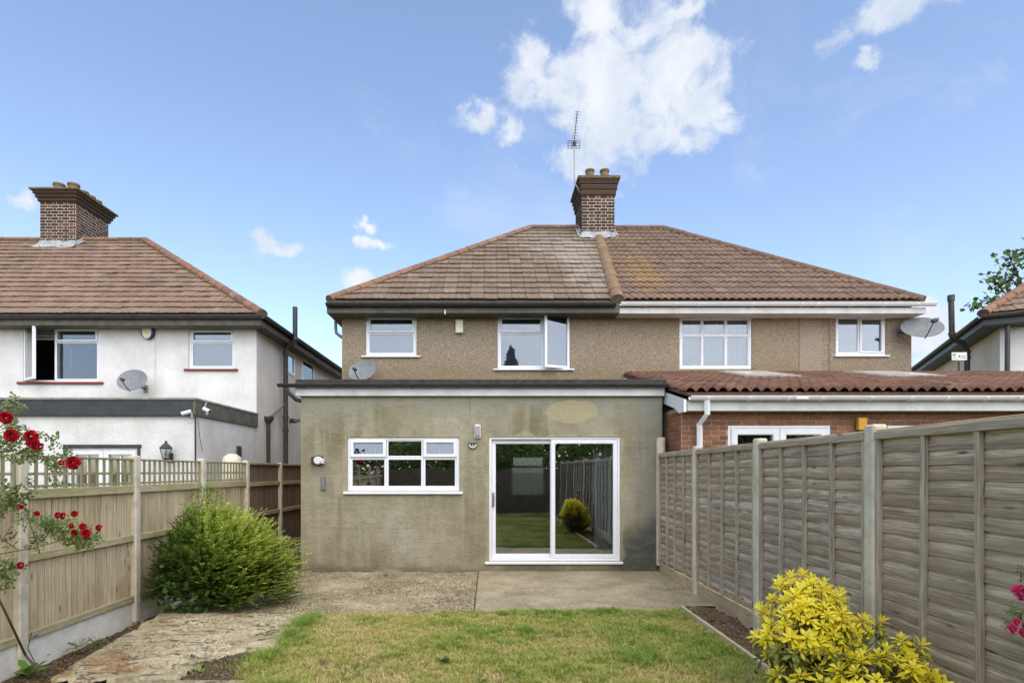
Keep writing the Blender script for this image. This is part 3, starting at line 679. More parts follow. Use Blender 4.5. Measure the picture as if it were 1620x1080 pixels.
# concrete
def concrete(nm, cols, rough_k, moss=0, orange=0, speck=0, hollows=0):
    t = Mt(nm, .92, .15); n = t.noise(1.6, 8, .62); f = t.noise(26, 7, .7)
    col = t.ramp(n, [(.32, cols[0]), (.5, cols[1]), (.7, cols[2])])
    col = t.mix(t.rng(f, .45, .72, 0, .5), col, C(104,90,68))
    if speck:
        v = t.voro(58, t.scaled(t.pos, (1, .7, 1))); g = t.sep(v)[0]
        col = t.mix(t.math('MULTIPLY', t.rng(g, .62, .8), t.rng(t.noise(1.0, 4), .38, .58, .15, speck)), col, C(84,70,50))
        col = t.mix(t.math('MULTIPLY', t.rng(g, .22, .1), .6*speck), col, C(206,194,168))
    if hollows:
        hn = t.noise(7, 6, .65, t.scaled(t.pos, (.55, 1.5, 1)), .8); col = t.mix(t.rng(hn, .54, .62, 0, hollows), col, C(76,62,42))
    if moss: col = t.mix(t.rng(t.noise(2.1, 7, .65, t.scaled(t.pos, (.7, 1.3, 1))), .56, .66, 0, moss), col, C(78,74,40))
    if orange:
        col = t.mix(t.rng(t.blob(-3.3, 4.85, .5, .4, .8, 5, y=1), -.2, .8, orange, 0), col, C(150,104,62))
        col = t.mix(t.rng(t.blob(-3.55, 6.0, .3, .3, .8, 5, y=1), -.2, .8, orange*.6, 0), col, C(160,122,84))
    ck = t.math('ABSOLUTE', t.math('SUBTRACT', t.noise(.55, 5, .55, t.scaled(t.pos, (1, 1, 1), (3.7, 1.3, 0)), .5), .5)); col = t.mix(t.rng(ck, 0, .0022, .8, 0), col, C(76,66,48))
    col = t.mix(t.rng(t.noise(4.5, 7, .72), .56, .64, 0, .35), col, C(206,194,170)); col = t.mix(t.rng(t.noise(.7, 6, .6, t.scaled(t.pos, (1, 1, 1), (9, 4, 0))), .5, .62, 0, .35), col, C(118,104,82))
    t.color(col).bump(t.math('ADD', f, t.math('MULTIPLY', n, .8)), rough_k); return t.m
M['slab_smooth'] = concrete('patio_concrete', [C(146,135,106), C(170,160,130), C(190,179,148)], .012, speck=.18)
M['slab_rough'] = concrete('broken_concrete', [C(138,125,94), C(168,156,122), C(194,183,150)], .028, speck=.75, moss=.35)
M['path'] = concrete('path_concrete', [C(172,160,126), C(202,189,152), C(222,209,174)], .03, speck=.5, moss=.55, orange=.6, hollows=.8)
def slab_h(poly, top, amp, frq, edge=.03, wob=.02, deep=.09, seed=0):
    def h(x, y):
        d = sdpoly(x, y, poly)+wob*fb(x, y, 6, 3, seed)
        if d < -edge: return None
        k = min(1, max(0, (d+edge)/edge)); n = fb(x, y, frq, 4, seed)
        return top-deep*(1-k)**2+amp*n
    return h
PR = [(-.17,9.42),(-.17,6.66),(1.0,6.70),(2.28,6.74),(2.31,6.95),(2.86,6.95),(2.86,9.42)]
field('patio', M['slab_smooth'], -.22, 2.88, 6.6, 9.46, .04, slab_h(PR, .0, .004, 1.2, .03, .012))
PLp = [(-.19,9.42),(-.19,6.65),(-.9,6.62),(-1.6,6.60),(-2.15,6.50),(-3.95,6.60),(-4.2,7.2),(-4.22,9.42),(-4.22,12.5),(-3.2,12.5),(-3.2,9.42)]
def hl(x, y):
    d = sdpoly(x, y, PLp)
    if d < -.03: return None
    n = fb(x, y, 2.0, 5, 4); pit = max(0, fb(x, y, 9, 3, 8)-.18)*.05
    return (-.012-.10*max(0, min(1, (-3.3-x)/.9)))+.014*n-pit-(.06 if d < 0 else 0)
field('rough_patio', M['slab_rough'], -4.25, -.17, 6.45, 9.46, .03, hl)
PA = [(-3.50,4.50),(-2.54,4.46),(-2.50,4.72),(-2.44,5.08),(-2.30,5.2),(-2.04,5.22),(-2.10,5.8),(-2.16,6.49),(-3.1,6.57),(-3.80,6.55),(-3.75,6.1),(-3.62,5.3)]
def hp(x, y):
    d = sdpoly(x, y, PA)+.025*fb(x, y, 5, 4, 2)
    if d < -.035: return None
    k = min(1, max(0, (d+.035)/.035)); h1 = fb(x, y, 3.5, 4, 5); pit = max(0, fb(x*.6, y*1.4, 7, 4, 11)-.16)*.11
    return .014-.052*(1-k)**2+.012*h1-pit
field('path', M['path'], -3.95, -1.98, 4.38, 6.62, .018, hp)
# near path (below the picture's edge) so the garden goes on
field('near_path', M['slab_smooth'], -3.5, -2.0, -3.5, 3.9, .12, slab_h([(-3.4,3.8),(-2.05,3.8),(-2.05,-3.4),(-3.4,-3.4)], -.005, .008, 1.5, .08, .03))
# concrete kerb piece at the foot of the path
b = MB(); b.box(-2.78, -1.92, 4.36, 4.47, -.10, .012, .012); kb = b.build('kerb', M['slab_rough'], kind='structure')
# soil bed by the right fence, edged with a board
field('flower_bed', M['soil'], 2.33, 2.88, -3.5, 7.0, .035, lambda x, y: -.02+.035*fb(x, y, 4, 3, 3)+.02*fb(x, y, 16, 2, 6))
b = MB()
for i in range(6):
    y1 = 6.78-i*1.72; b.box(2.285, 2.322, y1-1.70, y1, -.12, .038+.006*(i % 2), .005, X=None)
X90 = None
ed = thing('lawn_edging', (2.3, 4, 0), 'weathered timber edging board between the lawn and the bare soil bed', 'garden edging')
for i in range(5):
    y1 = 6.78-i*2.02; me = MB().box(-1.0, 1.0, -.018, .018, -.12, .05, .005).mesh('edging_board', M['fence_wood']); inst(me, 'edging_board', ed, (2.302, y1-1.0, .0), (0, 0, R(90)))

# ================= REAR EXTENSION (rendered, flat roof) =================
EXL, EXR, EY = PX(476, 9.4), PX(1047.5, 9.4), 9.4
ext = thing('rear_extension', (0, 9.4, 0), 'flat roofed extension rendered in stained grey green cement with white patio doors', 'extension')
kx0, kx1, kz0, kz1 = PX(549,9.4), PX(727,9.4), PZ(777,9.4), PZ(691,9.4)
dx0, dx1, dz0, dz1 = PX(773.5,9.4), PX(981.5,9.4), PZ(887.5,9.4), PZ(690.5,9.4)
b = MB(); b.wall(EXL, EXR, -.3, 2.93, EY, .28, [(kx0,kx1,kz0,kz1),(dx0,dx1,dz0,dz1)])
b.box(EXL, EXL+.28, EY+.28, 12.40, -.3, 2.93); b.box(EXR-.28, EXR, EY+.28, 12.40, -.3, 2.93)
b.build('rendered_wall', M['render'], ext)
# interior
b = MB(); b.box(EXL+.28, EXR-.28, EY+.281, 20.3, -.02, -.002+.0); b.build('room_floor', M['room_floor'], ext)
b = MB(); b.box(EXL+.28, EXR-.28, EY+.28, 12.4, 2.6, 2.62); b.build('room_ceiling', M['room'], ext)
b = MB(); b.wall(EXL+.29, EXR-.29, -.0, 2.6, 13.6, .12, [(-.05, 1.75, 0, 2.25)]); b.box(-.62, -.5, EY+.29, 13.5, 0, 2.6)
b.build('room_wall', M['brick_inner'], ext)
# roof
b = MB(); b.box(PX(467,9.3), PX(1055,9.3), 9.30, 12.37, 3.085, 3.175, .012); b.build('flat_roof', M['felt'], ext)
b = MB(); b.box(PX(468,9.35), PX(1051,9.35), 9.33, 9.39, 2.905, 3.083, .004); b.build('fascia', M['upvc_dirty'], ext)
b = MB(); gutter(b, PX(440,9.27), PX(1056,9.27), 9.265, 3.085, .05); b.tube([(-3.32,9.262,3.02),(-3.32,9.262,2.96),(-3.20,9.32,2.84),(-3.0,9.9,2.80)], .034)
b.build('gutter', M['black_plastic'], ext, smooth=True)
brackets(ext, [PX(u,9.27) for u in (480,523,600,652,724,820,900,975,1040)], 9.265, 3.085, .05, M['black_plastic'])
# kitchen window
mx1, mx2 = PX(610.5,9.4), PX(669,9.4); tz = PZ(723.5,9.4); T = .052
f = window(ext, kx0, kx1, kz0, kz1, EY, [(kx0+.045,mx1-.0,tz,kz1-.04,'sash',.055),(mx1,mx2,tz,kz1-.04,'fixed',.03),(mx2,kx1-.045,tz,kz1-.04,'sash',.055),
    (kx0+.045,mx1,kz0+.055,tz,'fixed',.035),(mx1,mx2,kz0+.055,tz,'fixed',.035),(mx2,kx1-.045,kz0+.055,tz,'fixed',.035)], t=.055, sill=(.055,.045,'upvc'), reveal=.03)
tag(f, 'white kitchen window of six panes with two small top hung sashes')
for ch in f.children:
    if ch.name.startswith('pane'):
        q = np.array([v.co for v in ch.data.vertices]); 
        if q[:,2].min() > tz-W(f).z-.05 and (q[:,0].max() < mx1-W(f).x+.02 or q[:,0].min() > mx2-W(f).x-.02):
            cz = q[:,2].min()
            for v in ch.data.vertices: v.co.y += .0-(.02*(1-(v.co.z-cz)/.2))          # the small top sashes stand ajar, tilted to the sky
            ch.data.materials[0] = M['glass_mirror']
for u in (592.5, 695): MB().box(PX(u,9.4)-.006, PX(u,9.4)+.006, EY+.075, EY+.085, PZ(716,9.4), PZ(708,9.4), .002).build('stay', M['upvc'], f)
b = MB(); b.box(kx0-.02, kx1+.02, EY+.6, EY+.62, .9, 2.4); 
# patio doors
dm = PX(875,9.4)
b = MB(); b.ring(dx0, dx1, dz0, dz1, .042, EY+.02, EY+.14, .006)
df = b.build('patio_door', M['upvc'], ext); tag(df, 'white sliding patio door of two tall glass leaves')
b = MB(); b.ring(dx0+.043, dm+.032, dz0+.043, dz1-.043, .072, EY+.085, EY+.13, .008); s1 = b.build('sliding_leaf', M['upvc'], df)
b = MB(); b.ring(dm-.032, dx1-.043, dz0+.043, dz1-.043, .072, EY+.03, EY+.078, .008); s2 = b.build('fixed_leaf', M['upvc'], df)
MB().box(dx0+.10, dm-.03, EY+.10, EY+.108, dz0+.1, dz1-.1).build('pane', M['glass'], df)
MB().box(dm+.03, dx1-.10, EY+.05, EY+.058, dz0+.1, dz1-.1).build('pane', M['glass'], df)
b = MB(); hx = PX(780.5,9.4); b.box(hx-.014, hx+.014, EY+.062, EY+.088, PZ(802,9.4), PZ(779,9.4), .004); b.box(hx-.006, hx+.02, EY+.035, EY+.064, PZ(799,9.4), PZ(783,9.4), .004)
b.build('handle', M['steel'], df)
MB().box(PX(767,9.4), PX(985.5,9.4), EY-.05, EY+.02, dz0-.045, dz0-.002, .01).build('sill', M['upvc'], df)
# seen through the glass: net curtain at the far window, grey curtain, hanging cords
fx0, fx1, fz0, fz1 = PX(808,20.5), PX(863,20.5), PZ(784,20.5), PZ(719,20.5)
c1 = curtain(df, PX(937,9.9), dx1+.1, .02, 2.3, 9.72, 'curtain', .025, 7, 'curtain')
MB().box(PX(938.5,9.62)-.006, PX(938.5,9.62)+.006, 9.60, 9.612, PZ(798,9.6), 2.25).build('curtain_cord', M['upvc'], df)
b = MB(); vs = [(dx0+.10,9.62,1.15),(dx0+.13,9.60,.95),(dx0+.20,9.60,.62),(dx0+.235,9.61,.38),(dx0+.16,9.64,.36),(dx0+.10,9.66,.5)]
MB().prism([(p[0],p[2]) for p in vs], 9.60, 9.625).build('hanging_cloth', M['net'], df)

# ================= MAIN SEMI-DETACHED PAIR =================
EZ, EYE_Y = 5.29, 12.0; RY, RZ = 16.6, 8.76; SL = math.hypot(RY-EYE_Y, RZ-EZ); ESV = Vector((0, RY-EYE_Y, RZ-EZ))/SL
hA = thing('semi_detached_house', (0, 12.4, 0), 'pebbledashed left half of the semi with pale weathered roof, black gutter and open casement', 'house')
hB = thing('semi_detached_house', (6, 12.4, 0), 'pebbledashed right half of the semi with wavy brown roof tiles and white gutter', 'house')
XA, XP, XB = -3.25, 2.78, 9.26
def W4(u0, u1, v0, v1): return (PX(u0,12.4), PX(u1,12.4), PZ(v1,12.4), PZ(v0,12.4))
w1 = W4(578.5,659,498,563); w2 = W4(787,902,497.5,583.5); w3 = W4(1075,1190,500,583.5); w4 = W4(1322.5,1402.5,498,562)
b = MB(); b.wall(XA, XP, 2.9, 5.25, 12.4, .28, [w1, w2]); b.box(XA, XA+.28, 12.68, 20.6, -.3, 5.25); b.wall(XA+.28, XP, -.3, 5.25, 20.6, .28, [(fx0,fx1,fz0,fz1)])
b.box(XA, XA+.3, 12.4, 12.68, -.3, 2.9); b.build('pebbledash_wall', M['pebble'], hA)
b = MB(); b.box(XA+.29, XP-.01, 12.7, 20.5, 2.62, 2.8); b.build('upper_floor', M['dark'], hA)
curtain(hA, fx0-.05, fx1+.05, fz0, fz1+.05, 20.5, 'net', .03, 6)
window(hA, fx0, fx1, fz0, fz1, 20.5, [(fx0+.04,fx1-.04,fz1-.45,fz1-.04,'sash'),(fx0+.04,fx1-.04,fz0+.04,fz1-.45,'fixed')], glass='glass_clear', name='front_window', reveal=.15)
b = MB(); b.wall(XP+.002, XB, 2.2, 5.25, 12.4, .28, [w3, w4]); b.box(XB-.28, XB, 12.68, 20.88, -.3, 5.25); b.box(XP+.002, XB-.28, 20.6, 20.88, -.3, 5.25); b.box(XP+.01, XP+.12, 12.7, 20.58, -.3, 5.25)
b.box(XB-.3, XB, 12.4, 12.68, -.3, 2.2)
b.build('pebbledash_wall', M['pebble'], hB)
b = MB(); b.box(XP+.14, XB-.3, 12.7, 20.5, 2.62, 2.8); b.build('upper_floor', M['dark'], hB)
# windows
x0,x1,z0,z1 = w1; zt = PZ(526,12.4)
f = window(hA, *w1, 12.4, [(x0+.05,x1-.05,zt,z1-.045,'sash',.045),(x0+.05,x1-.05,z0+.05,zt,'fixed',.03)], t=.055, glass='glass_mirror', sill=(.09,.035,'upvc'), reveal=.03)
tag(f, 'obscured glass window with a shallow top sash over one wide pane'); MB().box(x0+.003, x1-.003, 12.515, 12.525, z0+.003, z1-.003).build('blind', M['obscure'], f)
x0,x1,z0,z1 = w2; xm = PX(858.5,12.4); zt = PZ(525.5,12.4)
f = window(hA, *w2, 12.4, [(x0+.05,xm,zt,z1-.045,'sash',.045),(x0+.05,xm,z0+.05,zt,'fixed',.03),(xm,x1-.05,z0+.05,z1-.045,'open')], t=.055, glass='glass_mirror', sill=(.09,.035,'upvc'), reveal=.03)
tag(f, 'three light window with its right casement standing open')
MB().box(xm-.001, xm+.05, 12.44, 12.5, z0+.056, z1-.056, .006).build('mullion', M['upvc'], f)
MB().box(x0+.003, xm+.03, 12.515, 12.525, z0+.003, z1-.003).build('blind', M['obscure'], f)
def casement(parent, hx, z0, z1, wd, ang, y, glassn, net=True, side=-1):
    """open casement hinged at hx, swung out towards the garden by ang; side -1: extends to the left of the hinge when shut"""
    X = Matrix.Translation((hx, y, 0)) @ Matrix.Rotation(ang, 4, 'Z')
    a, c = (-wd, 0) if side < 0 else (0, wd)
    s = MB().ring(a, c, z0, z1, .06, -.03, .03, .010, X).build('casement', M['upvc'], parent)
    MB().box(a+.05, c-.05, -.006, .002, z0+.05, z1-.05, X=X).build('pane', M[glassn], parent)
    return s
s = casement(f, x1-.02, z0+.0, z1+.0, .60, R(20), 12.415, 'glass_mirror')
MB().box(xm+.08, x1-.06, 12.60, 12.62, z0, z1).build('net_curtain', M['net'], f)
x0,x1,z0,z1 = w3; t3 = .045
bx = [PX(1112,12.4), PX(1149.5,12.4)]; zt = PZ(530,12.4)
cells = []
ex_ = [x0+.05]+bx+[x1-.05]
for i in range(3):
    cells += [(ex_[i],ex_[i+1],zt,z1-.05,'fixed',.03),(ex_[i],ex_[i+1],z0+.05,zt,'fixed',.03)]
f = window(hB, *w3, 12.4, cells, t=.055, glass='glass_mirror', reveal=.03); tag(f, 'six pane window hung with patterned net curtains')
curtain(f, x0+.02, x1-.02, z0, z1, 12.62, 'net_pattern', .03, 11)
x0,x1,z0,z1 = w4; xm = PX(1361,12.4)
f = window(hB, *w4, 12.4, [(x0+.05,xm,z0+.05,z1-.045,'fixed',.03),(xm,x1-.05,z0+.05,z1-.045,'sash',.045)], t=.055, glass='glass_mirror', sill=(.05,.035,'upvc'), reveal=.03)
tag(f, 'two pane window beside the right hand dish'); MB().box(x0+.003, x1-.003, 12.515, 12.525, z0+.003, z1-.003).build('blind', M['blind'], f)
# roofs
rfA = MB(); EL = (-3.43, EYE_Y); RL = 1.17; RR = 5.10; ER = 9.23
slab_poly(rfA, [(-3.43,12.0,EZ-.02),(2.79,12.0,EZ-.02),(3.06,RY,RZ-.02),(RL,RY,RZ-.02)], .04)
slab_poly(rfA, [(-3.43,21.2,EZ-.02),(-3.43,12.0,EZ-.02),(RL,RY,RZ-.02)], .04); slab_poly(rfA, [(2.79,21.2,EZ-.02),(-3.43,21.2,EZ-.02),(RL,RY,RZ-.02),(3.06,RY,RZ-.02)], .04)
rfA = rfA.build('roof', M['roof_tile_brown'], hA)
rfB = MB(); slab_poly(rfB, [(2.80,12.0,EZ-.02),(ER,12.0,EZ-.02),(RR,RY,RZ-.02),(3.07,RY,RZ-.02)], .04)
slab_poly(rfB, [(ER,12.0,EZ-.02),(ER,21.2,EZ-.02),(RR,RY,RZ-.02)], .04); slab_poly(rfB, [(2.80,21.2,EZ-.02),(3.07,RY,RZ-.02),(RR,RY,RZ-.02),(ER,21.2,EZ-.02)], .04)
rfB = rfB.build('roof', M['roof_tile_red_brown'], hB)
pr = lambda x: 2.69+(3.05-2.69)*x
nA = tiled(rfA, 'roof_tile', [M['roof_tile_brown']], (0,12.0,EZ), (1,0,0), ESV, [(-3.43,0),(2.72,0),(3.02,SL),(RL,SL)], .30, .345, FLAT, rise=.05, seed=5)
nB = tiled(rfB, 'roof_tile', [M['roof_tile_red_brown']], (0,12.0,EZ), (1,0,0), ESV, [(2.72,0),(ER,0),(RR,SL),(3.02,SL)], .315, .345, WAVE2, rise=.045, seed=6)
hips(rfA, (-3.43,12.0,EZ+.04), (RL,RY,RZ+.06), [M['hip_tile_orange']], .12); hips(rfA, (RL,RY,RZ+.06), (2.62,RY,RZ+.06), [M['hip_tile_brown'], M['hip_tile_orange']], .12, 'ridge_tile')
hips(rfB, (ER,12.0,EZ+.03), (RR,RY,RZ+.05), [M['hip_tile_brown']], .12); hips(rfB, (3.5,RY,RZ+.05), (RR,RY,RZ+.05), [M['hip_tile_brown']], .12, 'ridge_tile')
hips(rfB, (2.70,11.93,EZ+.02), (3.06,15.85,EZ+.754*3.85+.02), [M['hip_tile_mossy']], .15, 'party_wall_tile', .45)
# eaves
b = MB(); b.box(-3.47, 2.755, 12.0, 12.04, 5.02, 5.235, .004); b.box(-3.47, -3.43, 12.041, 21.0, 5.02, 5.14); b.build('fascia', M['fascia_brown'], hA)
b = MB(); b.box(-3.43, 2.755, 12.04, 12.40, 5.02, 5.045); b.box(-3.43, -3.25, 12.40, 21.0, 5.02, 5.045); b.build('soffit', M['fascia_brown'], hA)
b = MB(); gutter(b, PX(516,11.93), PX(974.5,11.93), 11.935, 5.20, .066); b.build('gutter', M['black_plastic'], hA, smooth=True)
brackets(hA, [PX(u,11.93) for u in (540,590,650,704,760,820,880,930)], 11.935, 5.20, .066, M['black_plastic'])
b = MB(); b.tube([(-3.40,12.45,5.0),(-3.40,12.45,4.80),(-3.385,12.45,4.70),(-3.28,12.45,4.62),(-3.2,12.5,4.6)], .035); b.build('swan_neck_pipe', M['grey_pipe'], hA, smooth=True)
b = MB(); b.box(2.760, 9.10, 11.995, 12.03, 5.01, 5.135, .004); b.box(9.10, 9.27, 12.0, 12.03, 5.01, 5.135); b.box(9.235, 9.27, 12.031, 21.0, 5.01, 5.135)
b.build('fascia', M['upvc_dirty'], hB)
b = MB(); b.box(2.760, 9.23, 12.03, 12.398, 5.012, 5.035); b.build('soffit', M['upvc_dirty'], hB)
b = MB(); gutter(b, 2.757, PX(1480,11.93), 11.93, 5.205, .062); b.build('gutter', M['upvc'], hB, smooth=True)
brackets(hB, [PX(u,11.93) for u in (986,1022,1068,1105,1190,1268,1292,1345,1398,1450)], 11.93, 5.205, .062, M['upvc'])
# chimney on the ridge
def chimney(parent, x0, x1, y0, y1, zb, zn, zt, bricksm, ch=.09, pots=(), flash=None, seed=2, lims=(95,25,140,25), corb=3, over=.11):
    c = MB(); c.box(x0, x1, y0, y1, zb-1.4, zn); rows = int(round((zn-zb)/ch)); ch2 = (zn-zb)/rows
    zc = zn; hh = (zt-zn)/(corb+.6)
    core = c
    o = core.build('chimney', M['mortar_white'], parent)
    for nrm, ex, org, wd, lm in (((0,-1,0),(1,0,0),(x0-.008,y0,zb),x1-x0+.016,lims[0]), ((1,0,0),(0,1,0),(x1,y0+.02,zb),y1-y0-.04,lims[1]), ((-1,0,0),(0,1,0),(x0,y0+.02,zb),y1-y0-.04,lims[2])):
        bricks(o, bricksm, org, ex, nrm, wd, rows, ch2, .225, .014, seed=seed, flemish=True, lim=lm, proud=.008)
    bricks(o, bricksm, (x0-.008,y1,zb), (1,0,0), (0,1,0), x1-x0+.016, rows, ch2, .225, .014, seed=seed+1, flemish=True, lim=lims[3])
    for k in range(corb):                                    # corbelled courses step out under the cap
        e = over*(k+1)/(corb+1)*1.0+.012; z = zc+k*hh
        MB().box(x0-e, x1+e, y0-e, y1+e, z, z+hh*.86, .012).build('corbel_course', M['brick_dark'], o)
        MB().box(x0-e+.014, x1+e-.014, y0-e+.014, y1+e-.014, z+hh*.86, z+hh).build('mortar_bed', M['mortar'], o)
    e = over+.03; z = zc+corb*hh; b = MB(); n = 0
    vs = [(x0-e,y0-e,z),(x1+e,y0-e,z),(x1+e,y1+e,z),(x0-e,y1+e,z),(x0-e,y0-e,z+hh*.5),(x1+e,y0-e,z+hh*.5),(x1+e,y1+e,z+hh*.5),(x0-e,y1+e,z+hh*.5),
          (x0+.05,y0+.05,z+hh*1.1),(x1-.05,y0+.05,z+hh*1.1),(x1-.05,y1-.05,z+hh*1.1),(x0+.05,y1-.05,z+hh*1.1)]
    b.add(vs, [(3,2,1,0),(0,1,5,4),(1,2,6,5),(2,3,7,6),(3,0,4,7),(4,5,9,8),(5,6,10,9),(6,7,11,10),(7,4,8,11),(8,9,10,11)]); b.build('chimney_cap', M['cap'], o)
    for px_, py, ph, pr_ in pots:
        q = MB(); q.lathe([(pr_*.98,z+hh*.7),(pr_*.92,z+hh+ph*.75),(pr_*1.06,z+hh+ph*.8),(pr_*1.06,z+hh+ph),(pr_*.8,z+hh+ph),(pr_*.8,z+hh+ph*.6)], 18, Matrix.Translation((px_,py,0))); q.build('chimney_pot', M['pot'], o, smooth=True)
    return o
chA = chimney(hA, 2.60, 3.51, 15.9, 17.1, 8.18, 9.42, 9.93, [M['brick_dark'], M['brick_dark'], M['brick_dark'], M['brick_dark'], M['brick_orange']], pots=((2.85,16.1,.24,.125),(3.27,16.1,.24,.125),(2.85,16.8,.24,.125),(3.27,16.8,.24,.125)))
b = MB(); ze = lambda y: EZ+.754*(y-12)+.05
def flashing(parent, x0, x1, yf, ye, zf, w_=.14, seed=1):
    """lead dressed round the foot of a stack: an apron in front and soakers up both sides"""
    b = MB(); rd = random.Random(seed); zz = lambda y: zf(y)+.035
    n = 9
    top = [(x0-.02+(x1-x0+.04)*i/n, yf-.018, zz(yf)+.10+rd.uniform(-.01, .03)) for i in range(n+1)]; mid = [(p[0], yf-.022, zz(yf)+.01) for p in top]
    low = [(p[0]+(i/n-.5)*.2, yf-w_*(.9+.4*rd.random()), zz(yf-w_)) for i, p in enumerate(top)]
    b.add(top+mid+low, [(r*(n+1)+i, r*(n+1)+i+1, (r+1)*(n+1)+i+1, (r+1)*(n+1)+i) for r in (0, 1) for i in range(n)])
    for sx, xx in ((-1, x0), (1, x1)):
        A = []; 
        for i in range(6):
            y = yf+(ye-yf)*i/5; A.append(((xx+sx*.018, y, zz(y)+.10+rd.uniform(0, .04)), (xx+sx*.02, y, zz(y)+.0), (xx+sx*(.10+.06*rd.random()), y-.04, zz(y)+.0)))
        vs = [p for a in A for p in a]; b.add(vs, [(3*i+r, 3*i+3+r, 3*i+4+r, 3*i+1+r) for i in range(5) for r in (0, 1)])
    return b.build('lead_flashing', M['lead'], parent)
flashing(chA, 2.60, 3.51, 15.9, 16.6, lambda y: EZ+.754*(y-12.0)+.02)

# ================= BRICK EXTENSION on the right, low pantiled roof =================
bx_ = thing('brick_extension', (6, 8.75, 0), 'red brick extension with low pantiled roof, white gutter and french doors', 'extension')
BY, BX0, BX1 = 8.75, 2.975, 11.9
g0 = (PX(1152,8.75), PX(1315,8.75), .0, PZ(672,8.75)); g1 = (PX(1405,8.75), PX(1475,8.75)+.6, 1.0, PZ(672,8.75))
b = MB(); b.wall(BX0, BX1, -.3, 2.66, BY+.012, .25, [g0, g1]); b.box(BX0, BX0+.25, BY+.263, 12.39, -.3, 2.66); b.box(BX1-.25, BX1, BY+.262, 12.39, -.3, 2.66)
bw = b.build('brick_wall', M['mortar'], bx_)
ZB = 2.60-11*.0768
n1_ = bricks(bw, [M['brick_red']], (BX0,BY+.012,ZB), (1,0,0), (0,-1,0), 5.9, 11, .0768, .232, .012, ops=[(g0[0]-BX0,g0[1]-BX0,0-ZB,g0[3]-ZB),(g1[0]-BX0,g1[1]-BX0,0,g1[3]-ZB)], seed=4, lim=262, proud=.009)
n2_ = bricks(bw, [M['brick_red']], (BX0,BY+.03,ZB), (0,1,0), (-1,0,0), .72, 12, .0768, .232, .012, seed=9, lim=38, proud=.009)
# lower courses hidden behind the fence and the far end, one joined part
b = MB()
for r in range(int((ZB+.25)/.0768)):
    for c_ in range(38):
        xx = BX0+c_*.232+(r % 2)*.116; z = ZB-(r+.5)*.0768
        if xx+.22 < 8.9 and not (g0[0]-.2 < xx < g0[1] or (g1[0]-.2 < xx < g1[1] and z > 1)): b.box(xx, xx+.22, BY, BY+.03, z-.032, z+.032)
b.build('lower_brickwork', M['brick_red'], bw, kind='stuff')
b = MB()
for r in range(10):
    for c_ in range(14):
        xx = BX0+5.9+c_*.232+(r % 2)*.116; z = ZB+(r+.5)*.0768
        if not (g1[0]-.2 < xx < g1[1]): b.box(xx, xx+.22, BY, BY+.03, z-.032, z+.032)
b.build('far_brickwork', M['brick_red'], bw, kind='stuff')
x0,x1,z0,z1 = g0; xm = PX(1234,8.75)
f = window(bx_, x0,x1,.02,z1, BY, [(x0+.05,xm,.07,z1-.05,'sash',.10),(xm,x1-.05,.07,z1-.05,'sash',.10)], t=.05, glass='glass', name='french_doors', reveal=.02)
MB().box(x0+.06, x0+.09, BY-.02, BY+.0, z1-.42, z1-.30, .004).build('hinge', M['steel'], f)
x0,x1,z0,z1 = g1
window(bx_, x0,x1,z0,z1, BY, [(x0+.05,(x0+x1)/2,z0+.05,z1-.05,'sash',.07),((x0+x1)/2,x1-.05,z0+.05,z1-.05,'sash',.07)], t=.05, reveal=.02)
b = MB(); b.box(BX0+.3, BX1-.3, 11.9, 11.95, -.2, 2.6); b.build('inner_wall', M['dark'], bx_)
b = MB(); b.box(PX(1086,8.6), BX1, 8.56, 8.60, 2.575, 2.73, .004); b.box(PX(1086,8.6), BX1, 8.60, 8.745, 2.58, 2.60); b.build('fascia', M['upvc_dirty'], bx_)
b = MB(); b.prism([(8.50,2.555),(8.50,2.74),(12.36,3.70),(12.36,3.52),(8.95,2.66),(8.72,2.555)], BX0-.055, BX0-.015, 'x'); b.build('bargeboard', M['upvc'], bx_)
b = MB(); gutter(b, PX(1092,8.46), BX1, 8.485, 2.78, .058); b.box(PX(1268,8.45)-.09, PX(1268,8.45)+.09, 8.41, 8.5, 2.73, 2.765, .01); b.build('gutter', M['upvc'], bx_, smooth=True)
brackets(bx_, [PX(u,8.46) for u in (1120,1185,1247,1300,1377,1440,1498,1560,1612)], 8.485, 2.78, .06, M['upvc'])
b = MB(); Xs = Matrix.Identity(4)
def sqpipe(b, pts, w_=.033):
    b.tube(pts, w_*1.3, 4)
sqpipe(b, [(PX(1119,8.48),8.48,2.75),(PX(1119,8.48),8.48,2.52),(PX(1107,8.66),8.67,2.38),(PX(1107,8.67),8.67,2.30),(PX(1107,8.67),8.67,0)]); b.build('downpipe', M['upvc'], bx_)
PSL = math.hypot(12.36-8.5, .92); PES = Vector((0, 12.36-8.5, .92))/PSL
b = MB(); slab_poly(b, [(BX0-.01,8.5,2.85),(BX1,8.5,2.85),(BX1,12.36,3.77),(BX0-.01,12.36,3.77)], .05); rfC = b.build('roof', M['pantile_red'], bx_)
nC = tiled(rfC, 'pantile', [M['pantile_red']], (0,8.46,2.845), (1,0,0), PES, [(BX0-.04,0),(BX1,0),(BX1,PSL),(BX0-.04,PSL)], .33, .33, [(u_, h*2.0) for u_, h in WAVE2], rise=.05, seed=8, jig=.006, th=.03)
